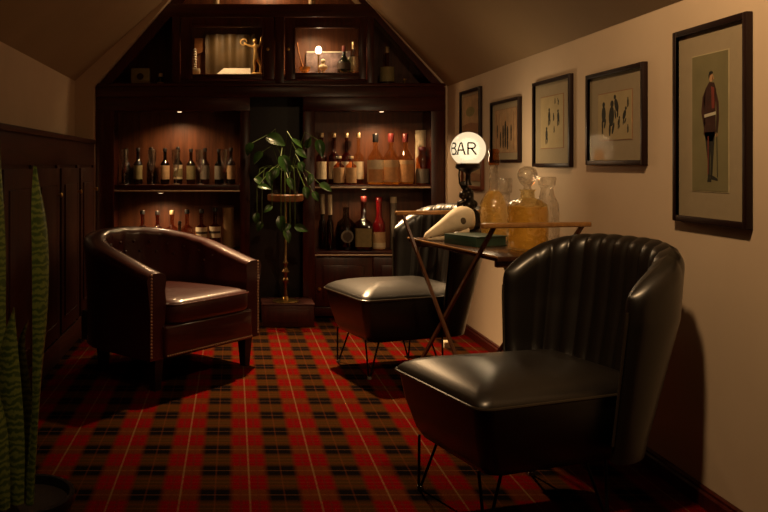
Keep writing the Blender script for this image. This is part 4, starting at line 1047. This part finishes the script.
def art_group(par, x0, x1, z0, z1):
    W, H = x1-x0, z1-z0; it = []; it2 = []
    for u, v, s in ((0.42, 0.45, 1.0), (0.52, 0.52, 1.15), (0.62, 0.42, 1.0), (0.30, 0.36, 0.7), (0.78, 0.5, 0.7), (0.15, 0.55, 0.6)):
        cx, cz = x0+u*W, z0+v*H
        it += [ell(cx, cz, 0.014*s, 0.05*s), ell(cx, cz-0.06*s, 0.012*s, 0.035*s)]
        it2 += [ell(cx, cz+0.062*s, 0.012*s, 0.014*s)]
    blobs(par, 'ink', it, 'drawn_figures'); blobs(par, 'skin_ink', it2, 'drawn_faces')
    blobs(par, 'mat_line', [[(x0+u*W, z0+0.05*H), (x0+u*W+0.008, z0+0.05*H), (x0+u*W+0.008, z0+0.92*H), (x0+u*W, z0+0.92*H)] for u in (0.08, 0.22, 0.88)], 'drawn_columns')
def art_scene(par, x0, x1, z0, z1):
    W, H = x1-x0, z1-z0
    blobs(par, 'lab_olive', [ell(x0+0.5*W, z0+0.62*H, 0.28*W, 0.12*H)], 'drawn_trees')
    blobs(par, 'mat_line', [[(x0, z0), (x1, z0), (x1, z0+0.3*H), (x0+0.5*W, z0+0.36*H), (x0, z0+0.3*H)]], 'drawn_ground')
def art_officer(par, x0, x1, z0, z1):
    W, H = x1-x0, z1-z0
    X = lambda u: x0+(0.53+(u-0.53)*0.95)*W
    Z = lambda v: z0+v*H
    poly = lambda L: [(X(u), Z(v)) for u, v in L]
    blobs(par, 'ink', [poly([(0.36, 0.43), (0.53, 0.43), (0.52, 0.20), (0.515, 0.085), (0.46, 0.085), (0.45, 0.22)]), poly([(0.50, 0.43), (0.66, 0.43), (0.61, 0.22), (0.585, 0.10), (0.53, 0.11), (0.54, 0.24)]),
                       poly([(0.45, 0.09), (0.55, 0.09), (0.56, 0.065), (0.44, 0.065)]), poly([(0.52, 0.115), (0.62, 0.11), (0.74, 0.09), (0.74, 0.075), (0.53, 0.085)]),
                       poly([(0.49, 0.815), (0.53, 0.845), (0.60, 0.850), (0.605, 0.864), (0.56, 0.874), (0.50, 0.868), (0.475, 0.84)])], 'trousers_and_hair')
    blobs(par, 'coat', [poly([(0.40, 0.755), (0.50, 0.795), (0.64, 0.785), (0.70, 0.73), (0.68, 0.60), (0.685, 0.42), (0.60, 0.36), (0.42, 0.37), (0.33, 0.42), (0.36, 0.58), (0.33, 0.66)]),
                        poly([(0.40, 0.755), (0.30, 0.69), (0.26, 0.58), (0.33, 0.47), (0.38, 0.49), (0.35, 0.60)]), poly([(0.68, 0.74), (0.77, 0.64), (0.78, 0.52), (0.74, 0.42), (0.69, 0.43), (0.71, 0.56)])], 'coat')
    blobs(par, 'skin_ink', [ell(X(0.555), Z(0.825), 0.058*W, 0.032*H), ell(X(0.71), Z(0.405), 0.03*W, 0.014*H), poly([(0.59, 0.835), (0.64, 0.815), (0.59, 0.805)])], 'face_and_hand')
    par2 = par
    b = MB()
    for p in (poly([(0.36, 0.560), (0.69, 0.575), (0.69, 0.553), (0.36, 0.538)]),): b.prism([(x, -0.0142, z) for x, z in p], (0, 0.0008, 0))
    b.build('belt', M['pale_ink'], par2)
    b = MB()
    for p in (poly([(0.56, 0.76), (0.64, 0.75), (0.655, 0.60), (0.58, 0.60)]), poly([(0.46, 0.40), (0.485, 0.40), (0.475, 0.12), (0.455, 0.12)])): b.prism([(x, -0.0142, z) for x, z in p], (0, 0.0008, 0))
    b.build('red_facings', M['sash_ink'], par2)
    b = MB(); b.prism([(x, -0.0143, z) for x, z in poly([(0.71, 0.52), (0.725, 0.52), (0.75, 0.10), (0.735, 0.10)])], (0, 0.0006, 0)); b.build('cane', M['ink'], par2)
picture('framed_print', 459, 482.5, 1.345, 1.735, 'dim framed print nearest the bookcase, above the globe lamp', 'mat_board', 'mat_line', 'print_old', 0.03, 0.020, art_scene)
picture('small_framed_print', 460.5, 484.5, 1.035, 1.30, 'small reddish-brown framed print behind the globe lamp', 'mat_board', 'mat_line', 'print_old', 0.035, 0.020, art_scene, frame='frame_red')
picture('framed_print', 489.5, 522.3, 1.215, 1.602, 'framed orange-brown old print right of the globe lamp', 'mat_board', 'mat_line', 'print_old', 0.045, 0.018, art_group)
picture('framed_print', 531.7, 574, 1.190, 1.655, 'framed print of scattered small figures above the decanters', 'mat_board', 'mat_line', 'print_tan', 0.080, 0.019, art_figures([(0.40, 0.62, 0.75, 0), (0.60, 0.60, 0.35, 0.2), (0.80, 0.58, 0.7, 0.1), (0.28, 0.26, 0.75, 0), (0.62, 0.36, 0.3, 0), (0.80, 0.88, 0.3, 0.5), (0.66, 0.90, 0.25, 0)]))
picture('framed_print', 585, 648.4, 1.200, 1.622, 'wide framed print of five dark figures above the near chair', 'mat_board', 'mat_line', 'print_tan', 0.090, 0.020, art_figures([(0.18, 0.56, 1.0, 0.0), (0.42, 0.50, 1.25, -0.1), (0.57, 0.72, 0.85, 0.4), (0.80, 0.50, 0.62, -0.5), (0.64, 0.36, 0.45, -0.3), (0.90, 0.76, 0.35, 0), (0.14, 0.22, 0.3, 0), (0.90, 0.22, 0.3, 0)]))
picture('large_framed_print', 672, 753.5, 0.990, 1.700, 'tall framed portrait of an officer in maroon coat, nearest on right wall', 'mat_board', 'mat_light', 'print_olive', 0.090, 0.022, art_officer, mwz=0.095)

# ------------------------------------------------------------------ snake plant in the left foreground
sp = empty('snake_plant', (-0.62, 2.35, 0)); tag(sp, 'tall snake plant in a dark pot at the left foreground edge', 'plant')
MB().lathe([(0, 0), (0.10, 0), (0.11, 0.01), (0.145, 0.20), (0.152, 0.21), (0.152, 0.235), (0.138, 0.235), (0.134, 0.20), (0, 0.20)], (0, 0, 0), 32).build('pot', M['terracotta'], sp)
MB().lathe([(0, 0.195), (0.134, 0.195), (0.134, 0.21), (0, 0.215)], (0, 0, 0), 24).build('soil', M['soil'], sp)
def blade(pts, wd, face, tw):
    """pts: centre line; wd: half widths; face: angle of the broad side"""
    b = MB(); rows_f, rows_b = [], []
    n = 26
    def samp(A, t):
        k = min(len(A)-2, int(t*(len(A)-1))); f = t*(len(A)-1)-k
        p0 = A[max(k-1, 0)]; p1 = A[k]; p2 = A[k+1]; p3 = A[min(k+2, len(A)-1)]
        return 0.5*((2*p1)+(p2-p0)*f+(2*p0-5*p1+4*p2-p3)*f*f+(3*p1-p0-3*p2+p3)*f*f*f)
    V = [Vector(p) for p in pts]; rings = []
    for i in range(n+1):
        t = i/n; c = samp(V, t); hw_ = max(0.0006, samp(wd, t)); a = face+tw*t
        s = Vector((math.cos(a), math.sin(a), 0)); nn = Vector((-math.sin(a), math.cos(a), 0))
        ring_ = []
        for q in (-1, -0.6, -0.2, 0.2, 0.6, 1): ring_.append(c+s*hw_*q+nn*(0.010*(q*q)-0.0025*(1-q*q)))
        for q in (0.6, 0.2, -0.2, -0.6): ring_.append(c+s*hw_*q+nn*(0.010*(q*q)+0.004))
        rings.append(ring_)
    b.loft(rings)
    return b.build('leaf', M['snake'], sp, angle=60)
def rel(px, py, Y): return (at(px, Y)+0.62, Y-2.35, 1.2-(py-165)*Y/800)
Y1 = 2.32
blade([rel(31, 505, Y1), rel(36, 430, Y1), rel(39, 370, Y1), rel(42, 310, Y1), rel(42.5, 250, Y1), rel(40, 205, Y1), rel(36, 166, Y1)], [0.012, 0.010, 0.016, 0.026, 0.030, 0.024, 0.001], 0.55, 0.5)
blade([rel(16, 505, 2.25), rel(14, 450, 2.25), rel(11, 400, 2.25), rel(9, 350, 2.25), rel(14, 308, 2.25)], [0.020, 0.028, 0.030, 0.024, 0.001], 0.0, 0.3)
blade([rel(10, 500, 2.40), rel(2, 420, 2.40), rel(-4, 330, 2.40), rel(-3, 240, 2.40), rel(0, 140, 2.40)], [0.018, 0.024, 0.030, 0.026, 0.001], 0.2, 0.3)
blade([rel(26, 505, 2.42), rel(26, 460, 2.42), rel(24, 400, 2.42), rel(20, 345, 2.42), rel(28, 320, 2.42)], [0.016, 0.022, 0.022, 0.012, 0.001], -0.5, 0.4)
blade([rel(4, 510, 2.22), rel(2, 470, 2.22), rel(-2, 420, 2.22), rel(-8, 370, 2.22)], [0.018, 0.024, 0.024, 0.001], 0.4, 0.3)
blade([rel(20, 505, 2.45), rel(-6, 430, 2.45), rel(-24, 340, 2.45), rel(-36, 250, 2.45)], [0.018, 0.026, 0.026, 0.001], 0.3, 0.4)
